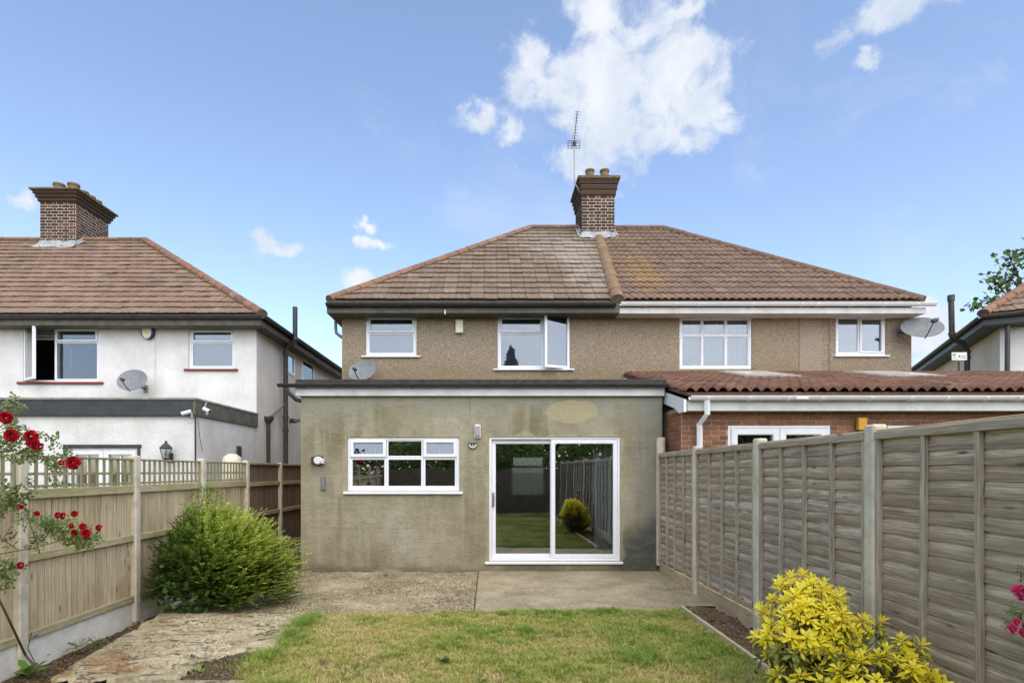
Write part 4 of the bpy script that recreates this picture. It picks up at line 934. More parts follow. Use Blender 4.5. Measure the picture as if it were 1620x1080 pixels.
for (a0, a1, s0, s1) in ((4.75,5.80,10.5,11.8),(7.35,8.5,10.5,11.8)):
    zz = lambda y: 2.85+.2383*(y-8.5)+.07; b = MB()
    X = Matrix.Translation((0,s0,zz(s0))) @ Matrix.Rotation(math.atan(.2383), 4, 'X'); ln_ = (s1-s0)*1.03
    f = MB().box(a0, a1, 0, ln_, -.02, .045, .012, X).build('skylight', M['felt_light'], bx_); MB().box(a0+.09, a1-.09, .09, ln_-.09, .046, .055, X=X).build('pane', M['skylight_glass'], f)
b = MB(); b.box(XP+.2, XB, 12.33, 12.395, 3.72, 3.84, .01); b.build('lead_flashing', M['felt_light'], bx_)

# ================= LEFT NEIGHBOUR =================
nh = thing('white_house', (-9, 13.4, 0), 'white rendered house with brown tiled roof, tall brick chimney and red window sills', 'house')
NX, NY = -5.54, 13.4
def WN(u0, u1, v0, v1): return (PX(u0,NY), PX(u1,NY), PZ(v1,NY), PZ(v0,NY))
a1_ = WN(36.5,156,513,604); a2_ = WN(298,371,518,583.5)
b = MB(); b.wall(-17, NX, 2.7, 5.25, NY, .28, [a1_, a2_]); b.build('rear_wall', M['white_wall'], nh)
b = MB(); XS = Matrix.Translation((NX,0,0)) @ Matrix.Rotation(R(90), 4, 'Z')        # local x -> world y, local y (into wall) -> world -x
sw1 = (15.25,16.0,PZ(590,15.4),PZ(555,15.4)); sw2 = (16.62,17.75,PZ(604,16.9),PZ(566,16.7))
b.wall(13.68, 21.4, -.3, 5.25, 0, .28, [sw1, sw2], XS); b.box(NX-.28, NX, 13.401, 13.679, -.3, 2.7); b.build('side_wall', M['white_wall_side'], nh)
for sw, gl in ((sw1,'glass'),(sw2,'glass_mirror')):
    f = MB().ring(sw[0], sw[1], sw[2], sw[3], .07, .0-.02, .06, .008, XS).build('side_window', M['upvc'], nh)
    MB().box(sw[0]+.06, sw[1]-.06, .01, .02, sw[2]+.06, sw[3]-.06, X=XS).build('pane', M[gl], f)
b = MB(); b.box(-17, NX-.28, 21.1, 21.4, -.3, 5.25); b.box(-17, -16.8, NY, 21.05, -.3, 5.25); b.box(-16.7, -8.0, 17.0, 17.05, 2.82, 5.9); b.box(-7.99, -5.9, 17.0, 17.05, 2.82, 5.2); b.box(-14.5, NX-.3, 13.7, 21.05, 2.6, 2.8); b.build('back_structure', M['dark'], nh)
x0,x1,z0,z1 = a1_; xm = PX(85,NY); zt = PZ(540,NY)
f = window(nh, *a1_, NY, [(xm,x1-.05,zt,z1-.09,'sash',.05),(xm,x1-.05,z0+.055,zt,'fixed',.03),(x0+.05,xm,z0+.05,z1-.05,'open')], t=.05, glass='glass_mirror', sill=(.12,.055,'sill_red'), reveal=.04)
tag(f, 'window with its left casement wide open and blind slats showing')
casement(f, x0+.03, z0+.02, z1-.0, .66, R(-36), NY+.02, 'glass', side=1)
for k in range(4): MB().box(x0+.06, x1-.06, NY+.2, NY+.225, z1-.10-k*.075, z1-.045-k*.075, .004).build('blind_slat', M['blind'], f)
MB().box(xm-.02, xm+.01, NY+.05, NY+.11, z0+.052, z1-.052, .006).build('mullion', M['upvc'], f)
MB().tube([((x0+x1)/2+.1,NY+.19,z0+.8),((x0+x1)/2+.1,NY+.19,z0+.35)], .008).build('blind_cord', M['upvc'], f)
x0,x1,z0,z1 = a2_; zt = PZ(541,NY)
f = window(nh, *a2_, NY, [(x0+.05,x1-.05,zt,z1-.05,'sash',.05),(x0+.05,x1-.05,z0+.055,zt,'fixed',.03)], t=.05, glass='glass_mirror', sill=(.09,.045,'sill_red'), reveal=.04)
MB().box(x0+.003, x1-.003, NY+.125, NY+.135, z0+.003, z1-.003).build('blind', M['obscure'], f); tag(f, 'plain two light window above the lower roof edge')
# roof
NEY, NEZ, NRY, NRZ, NRX, NEX = 13.0, 5.27, 17.6, 8.81, -10.74, -5.24; NSL = math.hypot(NRY-NEY, NRZ-NEZ); NES = Vector((0, NRY-NEY, NRZ-NEZ))/NSL
b = MB(); slab_poly(b, [(-16,NEY,NEZ-.02),(NEX,NEY,NEZ-.02),(NRX,NRY,NRZ-.02),(-16,NRY,NRZ-.02)], .04); slab_poly(b, [(NEX,NEY,NEZ-.02),(NEX,22.2,NEZ-.02),(NRX,NRY,NRZ-.02)], .04); slab_poly(b, [(NEX,22.2,NEZ-.02),(-16,22.2,NEZ-.02),(-16,NRY,NRZ-.02),(NRX,NRY,NRZ-.02)], .04); b.prism([(NEY,NEZ-.08),(22.2,NEZ-.08),(NRY,NRZ-.08)], -15.9, -15.8, 'x')
rfN = b.build('roof', M['roof_tile_neighbour'], nh)
nN = tiled(rfN, 'roof_tile', [M['roof_tile_neighbour']], (0,NEY,NEZ), (1,0,0), NES, [(-15.5,0),(NEX,0),(NRX,NSL),(-15.5,NSL)], .335, .345, FLAT, rise=.05, seed=12, skew=.5)
hips(rfN, (NEX,NEY,NEZ+.04), (NRX,NRY,NRZ+.06), [M['hip_tile_orange']], .13); hips(rfN, (NRX,NRY,NRZ+.06), (-15.5,NRY,NRZ+.06), [M['hip_tile_brown'], M['hip_tile_orange']], .12, 'ridge_tile')
b = MB(); b.box(-17, NEX-.02, NEY, NEY+.04, 5.02, 5.215, .004); b.build('fascia', M['fascia_brown'], nh)
b = MB(); b.box(-16, NEX-.02, NEY+.041, NY-.002, 5.02, 5.05); b.build('soffit', M['fascia_brown'], nh)
b = MB(); b.box(NEX-.05, NEX-.01, NEY+.041, 22.0, 5.0, 5.14); b.box(NX, NEX-.055, NY+.0, 22.0, 5.0, 5.03); b.build('side_fascia', M['fascia_brown'], nh)
b = MB(); gutter(b, -16, NEX+.04, NEY-.065, 5.21, .062); b.build('gutter', M['black_plastic'], nh, smooth=True)
b = MB(); XG = Matrix.Translation((NEX,0,0)) @ Matrix.Rotation(R(90), 4, 'Z'); gutter(b, NEY-.12, 22.0, -.065, 5.21, .062, XG); b.build('side_gutter', M['black_paint'], nh, smooth=True)
brackets(nh, [PX(u,12.94) for u in (30,90,150,210,270,330,390)], NEY-.065, 5.21, .062, M['black_plastic'])
chN = chimney(nh, -13.7, -12.63, 17.2, 18.7, 8.38, 9.86, 10.22, [M['brick_dark'], M['brick_orange'], M['brick_dark']], ch=.094, pots=((-13.35,17.5,.28,.16),(-12.9,17.5,.28,.16),(-12.88,17.9,.24,.14),(-12.88,18.2,.24,.14),(-12.88,18.5,.24,.14)), seed=20, lims=(105,165,15,15), corb=3, over=.17)
flashing(chN, -13.7, -12.63, 17.2, 17.6, lambda y: NEZ+.77*(y-13.0)+.02, .2, 5)
# flat-roofed extension of the white house
ne = thing('white_extension', (-9, 10.6, 0), 'low white flat roofed extension with black fascia behind the trellis', 'extension')
d_ = (PX(107,10.6), PX(218,10.6), -.1, PZ(708,10.6))
b = MB(); b.wall(-14.5, NX, -.3, 2.98, 10.6, .25, [d_]); b.box(NX-.25, NX, 10.851, 13.39, -.3, 2.98); b.build('white_wall', M['white_wall'], ne)
b = MB(); b.box(-14.5, NX-.3, 13.3, 13.39, -.3, 2.98); b.build('inner_wall', M['dark'], ne)
b = MB(); b.box(-14.5, NX+.06, 10.50, 13.39, 2.985, 3.035, .012); b.build('flat_roof', M['felt_light'], ne)
b = MB(); b.box(-14.5, NX-.0, 10.52, 10.56, 2.70, 2.983, .004); b.build('black_fascia', M['black_paint'], ne)
b = MB(); b.box(NX+.002, NX+.045, 10.52, 13.38, 2.70, 2.983, .004); b.build('side_fascia', M['fascia_brown'], ne)
x0,x1,z0,z1 = d_; xm = (x0+x1)/2
MB().box(x0-.07, x1+.07, 10.575, 10.61, z1+.0, z1+.06, .004).build('door_head', M['black_paint'], ne); MB().box(x0-.07, x0-.002, 10.575, 10.61, -.1, z1-.002, .004).build('door_jamb', M['black_paint'], ne); MB().box(x1+.002, x1+.05, 10.575, 10.61, -.1, z1-.002, .004).build('door_jamb', M['black_paint'], ne)
f = window(ne, *d_, 10.6, [(x0+.04,xm,z0+.05,z1-.04,'sash',.09),(xm,x1-.04,z0+.05,z1-.04,'sash',.09)], t=.045, name='glazed_doors', reveal=.03)
for k in range(2):
    c0 = (x0+.04, xm)[k]+.09; c1_ = (xm, x1-.04)[k]-.09
    MB().box((c0+c1_)/2-.012, (c0+c1_)/2+.012, 10.64, 10.652, z0+.2, z1-.14).build('glazing_bar', M['upvc'], f)
    MB().box(c0, c1_, 10.80, 10.82, z1-1.4, z1-.1).build('blind', M['blind'], f)
print('tiles', nA, nB, nC, nN, 'bricks', n1_, n2_)

# ================= RIGHT NEIGHBOUR (turned a little) =================
rn = thing('cream_house', (13, 14.3, 0), 'cream rendered house seen in part beyond the right hand dish, with dark gutters and pipes', 'house')
A27 = R(27); XR = Matrix.Translation((12.92,14.3,0)) @ Matrix.Rotation(-A27, 4, 'Z')     # local x = along the rear wall, local y = back along the side wall
b = MB(); b.box(0, 9, .28, .0, -.3, 5.5, X=XR); b.build('rear_wall', M['white_wall'], rn)
b = MB(); b.wall(-9.5, -.281, -.3, 5.5, 0, .28, [(-3.8,-3.0,3.1,4.6)], XR @ Matrix.Rotation(R(-90), 4, 'Z')); b.build('side_wall', M['cream_wall'], rn)
XRs = XR @ Matrix.Rotation(R(-90), 4, 'Z')
f = MB().ring(-3.8, -3.0, 3.1, 4.6, .07, -.02, .06, .008, XRs).build('side_window', M['upvc'], rn); MB().box(-3.74, -3.06, .01, .02, 3.16, 4.54, X=XRs).build('pane', M['glass_mirror'], f)
RE = .42
b = MB(); z0 = 5.57
def lp(x, y, z): return XR @ Vector((x, y, z))
slab_poly(b, [lp(-RE,-RE,z0), lp(9,-RE,z0), lp(9,4.6,z0+3.75), lp(4.6,4.6,z0+3.75)], .05); slab_poly(b, [lp(-RE,-RE,z0), lp(-RE,9.5,z0), lp(4.6,4.6,z0+3.75)], .05)
rfR = b.build('roof', M['roof_tile_neighbour'], rn)
exr = (XR.to_3x3() @ Vector((1,0,0))); esr = (XR.to_3x3() @ Vector((0,5.02,3.75))).normalized()
tiled(rfR, 'roof_tile', [M['roof_tile_neighbour']], lp(-RE,-RE,z0+.01), exr, esr, [(0,0),(4.5,0),(4.5,4.0),(3.2,4.0)], .31, .345, FLAT, seed=30)
hips(rfR, lp(-RE-.02,-RE,z0+.06), lp(4.0,4.0,z0+3.3), [M['hip_tile_orange']], .14)
b = MB(); b.box(-RE, 9, -RE, -RE+.03, 5.30, 5.5, X=XR); b.box(-RE, -RE+.03, -RE+.031, 9.5, 5.30, 5.5, X=XR); b.build('fascia', M['black_paint'], rn)
b = MB(); b.box(-RE+.031, 9, -RE+.031, -.002, 5.28, 5.31, X=XR); b.box(-RE+.031, -.002, -.001, 9.5, 5.28, 5.31, X=XR); b.build('soffit', M['black_paint'], rn)
b = MB(); gutter(b, -RE-.08, 9, -RE-.07, 5.52, .065, XR); gutter(b, -9.5, RE+.05, -RE-.07, 5.52, .065, XRs); b.build('gutter', M['cast_iron'], rn, smooth=True)
Dp = 15.55
b = MB(); pp = lambda u, v, D: tuple(P(u, v, D))
b.tube([pp(1530,640,Dp), pp(1530,560,Dp), pp(1529,549,Dp), pp(1520,541,Dp-.1), pp(1510,538,Dp-.2), pp(1506,532,Dp-.25), pp(1504.5,470,Dp-.25)], .068, 12)
for v in (566, 556): b.tube([pp(1530,v+2,Dp), pp(1530,v-2,Dp)], .085, 12)
b.tube([pp(1506,530,Dp-.25), pp(1506,526,Dp-.25)], .085, 12); b.tube([pp(1504.6,476,Dp-.25), pp(1504.5,467,Dp-.25)], .085, 12)
b.build('soil_pipe', M['cast_iron'], rn, smooth=True)
b = MB(); b.tube([pp(1612,492,13.9), pp(1606,500,13.95), pp(1596,510,14.0), pp(1594,516,14.0), pp(1593,660,14.0)], .055, 10); b.build('downpipe', M['cast_iron'], rn, smooth=True)

# ================= FENCES =================
lf = thing('left_fence', (-4.35, 7, -.2), 'light brown closeboard fence with trellis top, concrete posts and gravel boards behind the roses', 'fence')
LY = [5.21-1.62*k for k in range(6, 0, -1)]+[5.21, 6.90, 8.50, 10.06, 11.66, 13.25]
def hp_(x): return x
post = MB().box(-.05, .05, -.05, .05, 0, 2.03, .012).mesh('fence_post', M['post'])
fboard = [MB().add([(0,-.046,.0),(.012,-.046,.0),(.006,.052,0),(.0,.052,0),(0,-.046,1.34),(.012,-.046,1.34),(.006,.052,1.34),(.0,.052,1.34)], [(0,3,2,1),(4,5,6,7),(0,1,5,4),(1,2,6,5),(2,3,7,6),(3,0,4,7)], Matrix.Rotation(R(-90),4,'Y') @ Matrix.Identity(4)) for _ in range(1)]
# boards lie along local X so the grain runs lengthwise; they are stood up by rotation
def board_mesh(name, L_, wd, t0, t1, mat): return MB().add([(0,-wd/2,0),(L_,-wd/2,0),(L_,wd/2,0),(0,wd/2,0),(0,-wd/2,t0),(L_,-wd/2,t0),(L_,wd/2,t1),(0,wd/2,t1)], [(0,3,2,1),(4,5,6,7),(0,1,5,4),(1,2,6,5),(2,3,7,6),(3,0,4,7)]).mesh(name, mat)
UP = Matrix(((0,0,1),(0,1,0),(1,0,0)))            # local X -> up, local Y -> along the fence, local Z -> towards the garden (+X)
rotL = Matrix(((0,0,1),(0,1,0),(1,0,0)))
if rotL.determinant() < 0: rotL = Matrix(((0,0,1),(0,-1,0),(1,0,0)))
bl_ = board_mesh('fence_board', 1.38, .078, .017, .013, M['fence_wood']); bd_ = board_mesh('fence_board', 1.72, .078, .017, .013, M['brown_fence_wood'])
slat = MB().box(0, .31, -.018, .018, 0, .014, .002).mesh('trellis_slat', M['trellis_wood'])
rd = random.Random(11)
for i in range(len(LY)-1):
    ya, yb = LY[i], LY[i+1]; nb = 18; plain_ = i >= 9
    Lp = yb-ya-.10; ym = (ya+yb)/2; st = Lp/nb
    vis = yb > 4.9
    for k in range(nb):
        y = ya+.05+st*(k+.5)
        if vis:
            inst(bd_ if plain_ else bl_, 'fence_board', lf, (-4.372+rd.uniform(-.002,.002), y, .08), rotL @ Matrix.Rotation(rd.uniform(-.004,.004),3,'Z') @ Matrix.Rotation(R(rd.uniform(-1.5,1.5)),3,'X'))
    MB().box(-4.395, -4.388, ya+.05, yb-.05, .08, 1.44 if not plain_ else 1.79).build('gap_backing', M['brown_fence_wood'], lf)  # added sheet behind the boards that keeps the gaps between them dark
    if not vis: MB().box(-4.375, -4.36, ya+.05, yb-.05, .08, 1.45).build('fence_panel', M['fence_wood'], lf)
    rm = MB().box(-Lp/2, Lp/2, -.02, .02, -.038, .038, .005).mesh('fence_rail', M['fence_rail_wood']); 
    for z, s in (((.115, 1.0), (.85, 1.0), (1.445, 1.25)) if not plain_ else ((.115,1),(.85,1),(1.42,1),(1.80,.5))):
        inst(rm, 'fence_rail', lf, (-4.333, ym, z), (0,0,R(90)), (1,1,s))
    if not plain_:
        ns = 14
        if vis:
            for k in range(ns):
                y = ya+.07+(Lp-.04)*k/(ns-1)+rd.uniform(-.004,.004); inst(slat, 'trellis_slat', lf, (-4.345, y, 1.485), rotL @ Matrix.Rotation(rd.uniform(-.01,.01),3,'Z'))
        for z, s in ((1.635,.35),(1.515,.35)):
            inst(rm, 'trellis_rail', lf, (-4.362, ym, z), (0,0,R(90)), (1,.4,s))
        cap = MB().box(-Lp/2, Lp/2, -.026, .026, -.012, .012, .004).mesh('trellis_cap', M['trellis_wood']); inst(cap, 'trellis_cap', lf, (-4.348, ym, 1.80), (0,0,R(90)))
    MB().box(-4.375, -4.335, ya+.045, yb-.045, -.30, .075, .006).build('gravel_board', M['gravel_board'], lf)
for i, y in enumerate(LY): inst(post, 'fence_post', lf, (-4.345, y, -.18 if i < 10 else -.2), (0,0,rd.uniform(-.02,.02)))

rf = thing('right_fence', (2.81, 5, 0), 'grey weathered waney lap fence with concrete posts behind the yellow shrub', 'fence')
RYs = [-3.1,-1.3,.5,2.3,4.12,5.88,7.66,9.34]
postR = MB().box(-.055, .055, -.055, .055, -.1, 2.0, .014).mesh('fence_post', M['post'])
rotR = Matrix(((0,0,-1),(-1,0,0),(0,1,0)))         # local X along the fence (towards the camera), Y up, Z towards the garden (-X)
def waney(L_, wd, seed, mat):
    """one lap board: wavy edges, slightly cupped, about 9 mm thick, knot lumps"""
    r = random.Random(seed); n = 16; vs = []; ph = [r.uniform(0, 6.28) for _ in range(4)]
    for i in range(n+1):
        x = -L_/2+L_*i/n; wt = .004*math.sin(x*5+ph[0])+.0035*math.sin(x*13+ph[1])+r.uniform(-.0015,.0015); wb = .004*math.sin(x*4+ph[2])+.004*math.sin(x*11+ph[3])
        cup = .004*math.sin(x*3+ph[1]); vs += [(x, -wd/2+wb, 0), (x, wd/2+wt, 0), (x, wd/2+wt, .014), (x, .01, .0115+cup*.5), (x, -wd/2+wb, .007)]
    fs = []
    for i in range(n):
        a = i*5; c = a+5
        for k in range(5): k2 = (k+1) % 5; fs.append((a+k, c+k, c+k2, a+k2))
    fs += [(4,3,2,1,0), tuple(n*5+k for k in range(5))]
    return MB().add(vs, fs).mesh('lap_board', mat)
rd = random.Random(5)
for i in range(len(RYs)-1):
    ya, yb = RYs[i], RYs[i+1]; Lp = yb-ya-.115; ym = (ya+yb)/2; vis = yb > 2.0
    nb = 18; z0, z1 = .20, 1.90; st = (z1-z0)/nb
    bat = MB().box(-.87, .87, -.017, .017, -.006, .03, .004).mesh('batten', M['weathered_batten'])
    if vis:
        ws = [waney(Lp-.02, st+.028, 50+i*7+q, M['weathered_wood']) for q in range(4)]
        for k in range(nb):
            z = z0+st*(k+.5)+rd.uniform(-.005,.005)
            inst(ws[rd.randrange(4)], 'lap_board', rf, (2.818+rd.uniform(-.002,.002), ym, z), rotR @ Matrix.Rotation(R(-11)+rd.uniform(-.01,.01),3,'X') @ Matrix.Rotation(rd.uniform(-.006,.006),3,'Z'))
    else: MB().box(2.81, 2.822, ya+.06, yb-.06, .18, 1.92).build('fence_panel', M['weathered_wood'], rf)
    rotB = Matrix(((0,0,-1),(0,1,0),(1,0,0)))      # batten: local X up
    if rotB.determinant() < 0: rotB = Matrix(((0,0,-1),(0,-1,0),(1,0,0)))
    for q in range(5):
        y = ya+.06+.02+(Lp-.04)*q/4; lean = rd.uniform(-.012,.012) if 0 < q < 4 else 0
        inst(bat, 'batten', rf, (2.800, y, 1.055), rotB @ Matrix.Rotation(lean,3,'Z'))
        inst(bat, 'batten', rf, (2.856, y, 1.055), rotB) if q % 2 == 0 else None
    rl = MB().box(-Lp/2, Lp/2, -.028, .028, -.006, .034, .004).mesh('top_rail', M['weathered_batten'])
    inst(rl, 'top_rail', rf, (2.797, ym, 1.915), rotR)
    cp = MB().box(-Lp/2, Lp/2, -.04, .03, -.008, .008, .003).mesh('panel_cap', M['fence_wood']); inst(cp, 'panel_cap', rf, (2.812, ym, 1.951), (0,0,R(90)))
    g = MB().box(-Lp/2, Lp/2, -.25, .075, 0, .03, .005).mesh('gravel_board', M['fence_wood']); inst(g, 'gravel_board', rf, (2.82, ym, .09), rotR)
for i, y in enumerate(RYs): inst(postR, 'fence_post', rf, (2.815, y, 0 if i < 7 else .2), (0,0,rd.uniform(-.03,.03)))

# ================= THINGS FIXED TO THE WALLS =================
def pipe_thing(name, pts, r, mat, label, cat, collars=()):
    t_ = thing(name, pts[0], label, cat); MB().tube(pts, r, 12).build('pipe', mat, t_, smooth=True)
    for c_ in collars: MB().tube([(c_[0],c_[1],c_[2]-.035),(c_[0],c_[1],c_[2]+.035)], r*1.3, 12).build('collar', mat, t_, smooth=True)
    return t_
D = 14.9; xp = PX(452,D)
q = pipe_thing('soil_pipe', [(xp,D,-.2),(xp,D,PZ(556,D)),(xp+.03,D,PZ(549,D)),(PX(460,D),D-.03,PZ(546,D)),(PX(466,D),D-.06,PZ(543,D)),(PX(468.5,D),D-.08,PZ(536,D)),(PX(468.5,D),D-.08,PZ(487,D))], .062, M['cast_iron'],
    'tall black soil vent pipe rising above the gutter of the white house side wall', 'soil pipe', [(xp,D,PZ(660,D)),(xp,D,PZ(681,D)),(xp,D,PZ(560,D)),(PX(468.5,D),D-.08,PZ(537,D))])
D = 13.95; xp = -5.47
q = pipe_thing('waste_pipe', [(xp,D,-.2),(xp,D,PZ(668,D))], .045, M['black_paint'], 'short black waste pipe with round hopper head on the white side wall', 'drain pipe')
MB().lathe([(.04,0),(.05,.03),(.11,.10),(.125,.15),(.125,.19),(.10,.19)], 14, Matrix.Translation((xp,D,PZ(671,D)))).build('hopper', M['black_paint'], q, smooth=True)
MB().tube([(xp+.02,D+.1,PZ(658,D)),(xp+.05,D+.9,PZ(640,D+.9))], .028).build('branch_pipe', M['grey_pipe'], q, smooth=True)
def dish(loc, az, el, w_, h_, label, arm_side=-1, wall=(0,.3,0), lnb_n=1, roll=0):
    """oval dish: z axis of the dish points at az (0 = towards the camera) and up by el"""
    Xd = Matrix.Translation(loc) @ Matrix.Rotation(az, 4, 'Z') @ Matrix.Rotation(R(90)-el, 4, 'X') @ Matrix.Rotation(roll, 4, 'Z')
    t_ = thing('satellite_dish', loc, label, 'satellite dish')
    b = MB(); n = 28; prof = [(0,0),(.25,.006),(.5,.025),(.75,.056),(1,.10),(1.02,.094),(.98,.082),(.75,.04),(.5,.010),(0,-.014)]
    vs = []; 
    for r, z in prof: vs += [(r*w_/2*math.cos(2*math.pi*k/n), r*h_/2*math.sin(2*math.pi*k/n), z*w_*.9) for k in range(n)]
    fs = [(i*n+k, i*n+(k+1) % n, (i+1)*n+(k+1) % n, (i+1)*n+k) for i in range(len(prof)-1) for k in range(n)]
    b.add(vs, fs, Xd); b.build('reflector', M['dish'], t_, smooth=True)
    tip = (0.0, -h_*.42, w_*.62)
    MB().tube([(0,-h_*.5,.02),(0,-h_*.50,w_*.25),tip], .011, 8, X=Xd).build('feed_arm', M['black_paint'], t_)
    for q in range(lnb_n): MB().tube([(tip[0]+.05*q-.0,tip[1]+.01,tip[2]+.03),(tip[0]+.05*q,tip[1]+.05,tip[2]-.07)], .032, 12, X=Xd).build('receiver_head', M['black_plastic'], t_, smooth=True)
    bk = Xd @ Vector((0,0,-.03)); wl = Vector(loc)+Vector(wall)
    MB().tube([bk, (bk+wl)/2+Vector((0,0,-.03)), wl], .02, 8).build('bracket', M['black_paint'], t_); MB().box(wl.x-.05, wl.x+.05, wl.y-.012, wl.y+.0, wl.z-.09, wl.z+.09, .004).build('mounting_plate', M['steel'], t_)
    return t_
dish(P(211,603,13.0), R(4), R(24), .66, .56, 'grey satellite dish on the white house wall beside the red sill', wall=(.05,.39,-.12))
dish(P(574,588,12.05), R(-12), R(26), .60, .52, 'grey satellite dish half hidden behind the flat roof edge of the extension', wall=(.05,.34,-.1))
dish(P(1457,521,12.13), R(-14), R(30), .80, .56, 'grey oval satellite dish on a bracket off the right corner of the pebbledash', wall=(-.3,.27,.0), lnb_n=2)
# aerial
ar = thing('tv_aerial', (2.4,15.8,9.4), 'thin television aerial on a mast strapped to the middle chimney', 'aerial')
mz = PZ(228,16.0); mxx = PX(908,16)
MB().tube([(2.56,15.95,PZ(303,15.9)),(2.50,15.93,PZ(299,15.9)),(mxx,15.9,PZ(290,15.95)),(mxx,15.95,mz)], .016, 8).build('mast', M['steel'], ar, smooth=True)
b = MB(); b.tube([(mxx,16.05,mz-.02),(mxx-.13,14.55,mz+.0)], .010, 6); b.build('boom', M['black_paint'], ar)
de = MB().tube([(-.085,0,0),(.085,0,0)], .005, 5).mesh('director_rod', M['steel'])
for k in range(11): s_ = .12+.86*k/10; inst(de, 'director_rod', ar, (mxx-.13*s_, 16.05-1.5*s_, mz+.01), (0,0,R(-5)), (1-.25*k/10,1,1))
b = MB()
for z in (-.12,-.05,.03,.09): b.tube([(mxx-.17,16.0,mz+z),(mxx+.17,16.0,mz+z)], .008, 5)
for x in (-.17,-.06,.06,.17): b.tube([(mxx+x,16.005,mz-.12),(mxx+x,16.005,mz+.09)], .008, 5)
b.box(mxx-.04, mxx+.04, 15.93, 15.99, mz-.08, mz+.04, .005); b.build('reflector_grid', M['black_paint'], ar)
# alarm boxes
t_ = thing('alarm_box', P(726,526,12.38), 'plain cream alarm box on the pebbledash between the two upper windows', 'alarm box')
MB().box(PX(720.5,12.3), PX(732.5,12.3), 12.31, 12.395, PZ(526,12.3), PZ(504.5,12.3), .012).build('cover', M['cream'], t_)
t_ = thing('alarm_box', P(234,525,13.38), 'oval pale yellow alarm box with dark blue sides on the white house', 'alarm box')
X = Matrix.Translation(P(233.5,524.5,13.33)) @ Matrix.Rotation(R(90),4,'X')
def oval(b, rx, rz, d0, d1, X, n=22):
    prof = [(1,d0),(1,d1*.7),(.92,d1),(0,d1)]; vs = []
    for r, z in prof: vs += [(r*rx*math.cos(2*math.pi*k/n), r*rz*math.sin(2*math.pi*k/n), z) for k in range(n)]
    b.add(vs, [(i*n+k, i*n+(k+1) % n, (i+1)*n+(k+1) % n, (i+1)*n+k) for i in range(3) for k in range(n)], X)
b = MB(); oval(b, .155, .18, -.06, .03, X); b.build('backplate', M['blue'], t_, smooth=True); b = MB(); oval(b, .115, .178, .031, .055, X); b.build('cover', M['cream'], t_, smooth=True)
t_ = thing('junction_box', P(1362,670,8.72), 'yellow box on the red brick wall just above the fence', 'junction box')
MB().box(PX(1356,8.7), PX(1370,8.7), 8.66, 8.735, PZ(680,8.7), PZ(660.5,8.7), .008).build('cover', M['yellow_box'], t_); MB().box(PX(1360,8.7), PX(1367,8.7), 8.69, 8.73, PZ(690,8.7), PZ(680.5,8.7), .004).build('cable_gland', M['black_plastic'], t_)
# bulkhead light, badge, reel, wall bracket on the rendered wall
t_ = thing('wall_light', P(756,693,9.36), 'small white bulkhead light between the kitchen window and patio doors', 'wall light')
MB().box(PX(750.5,9.35), PX(760.5,9.35), 9.33, 9.395, PZ(693,9.35), PZ(671,9.35), .02).build('base', M['upvc_dirty'], t_); MB().box(PX(751.8,9.33), PX(759.2,9.33), 9.30, 9.33, PZ(690,9.33), PZ(673.5,9.33), .014).build('diffuser', M['blind'], t_)
t_ = thing('wall_badge', P(748,704,9.38), 'small black and pale shield shaped badge below the bulkhead light', 'badge')
cx_, cz_ = PX(748,9.37), PZ(704,9.37); sx = 1/95.
def pol(pts, y0, y1, nm, mt): MB().prism([(cx_+a*sx, cz_+c_*sx) for a, c_ in pts], y0, y1).build(nm, mt, t_)
pol([(-7,3.8),(7,3.8),(7.2,0),(6,-3),(3,-5),(0,-5.6),(-3,-5),(-6,-3),(-7.2,0)], 9.372, 9.395, 'backplate', M['black_plastic'])
pol([(-6,2.6),(-4.2,.8),(-2.4,-1.6),(0,-2.8),(2.4,-1.6),(4.2,.8),(6,2.6),(6,0),(4.6,-2.5),(2,-4),(0,-4.5),(-2,-4),(-4.6,-2.5),(-6,0)], 9.366, 9.3715, 'pale_band', M['cream'])
pol([(math.cos(a)*1.1, math.sin(a)*1.1) for a in [k*math.pi/5 for k in range(10)]], 9.364, 9.3715, 'dot', M['upvc'])
t_ = thing('washing_line_reel', P(500,728,9.36), 'round washing line reel, white disc in a dark bracket on the rendered wall', 'washing line reel')
Xr = Matrix.Translation((PX(502,9.3),9.395,PZ(728,9.3))) @ Matrix.Rotation(R(90),4,'X')
MB().lathe([(.0,.0),(.088,.0),(.088,.05),(.0,.05)], 20, Xr).build('bracket', M['black_plastic'], t_); MB().lathe([(.066,.051),(.066,.12),(.055,.135),(.0,.135)], 20, Xr @ Matrix.Translation((.01,0,0))).build('reel', M['upvc_dirty'], t_, smooth=True)
MB().box(PX(503,9.3), PX(512,9.3), 9.29, 9.37, PZ(733,9.3), PZ(725,9.3), .01).build('spout', M['upvc_dirty'], t_); MB().box(PX(492,9.3), PX(497,9.3), 9.30, 9.39, PZ(734,9.3), PZ(722,9.3), .01).build('clip', M['black_plastic'], t_)
t_ = thing('wall_hook_plate', P(511,776,9.38), 'narrow grey metal plate on the wall below the washing line reel', 'metal plate')
MB().box(PX(507.5,9.38), PX(515,9.38), 9.385, 9.397, PZ(776,9.38), PZ(753,9.38), .003).build('plate', M['grey_pipe'], t_); MB().box(PX(509.5,9.38), PX(513,9.38), 9.36, 9.384, PZ(774,9.38), PZ(756,9.38), .003).build('lever', M['dish'], t_)
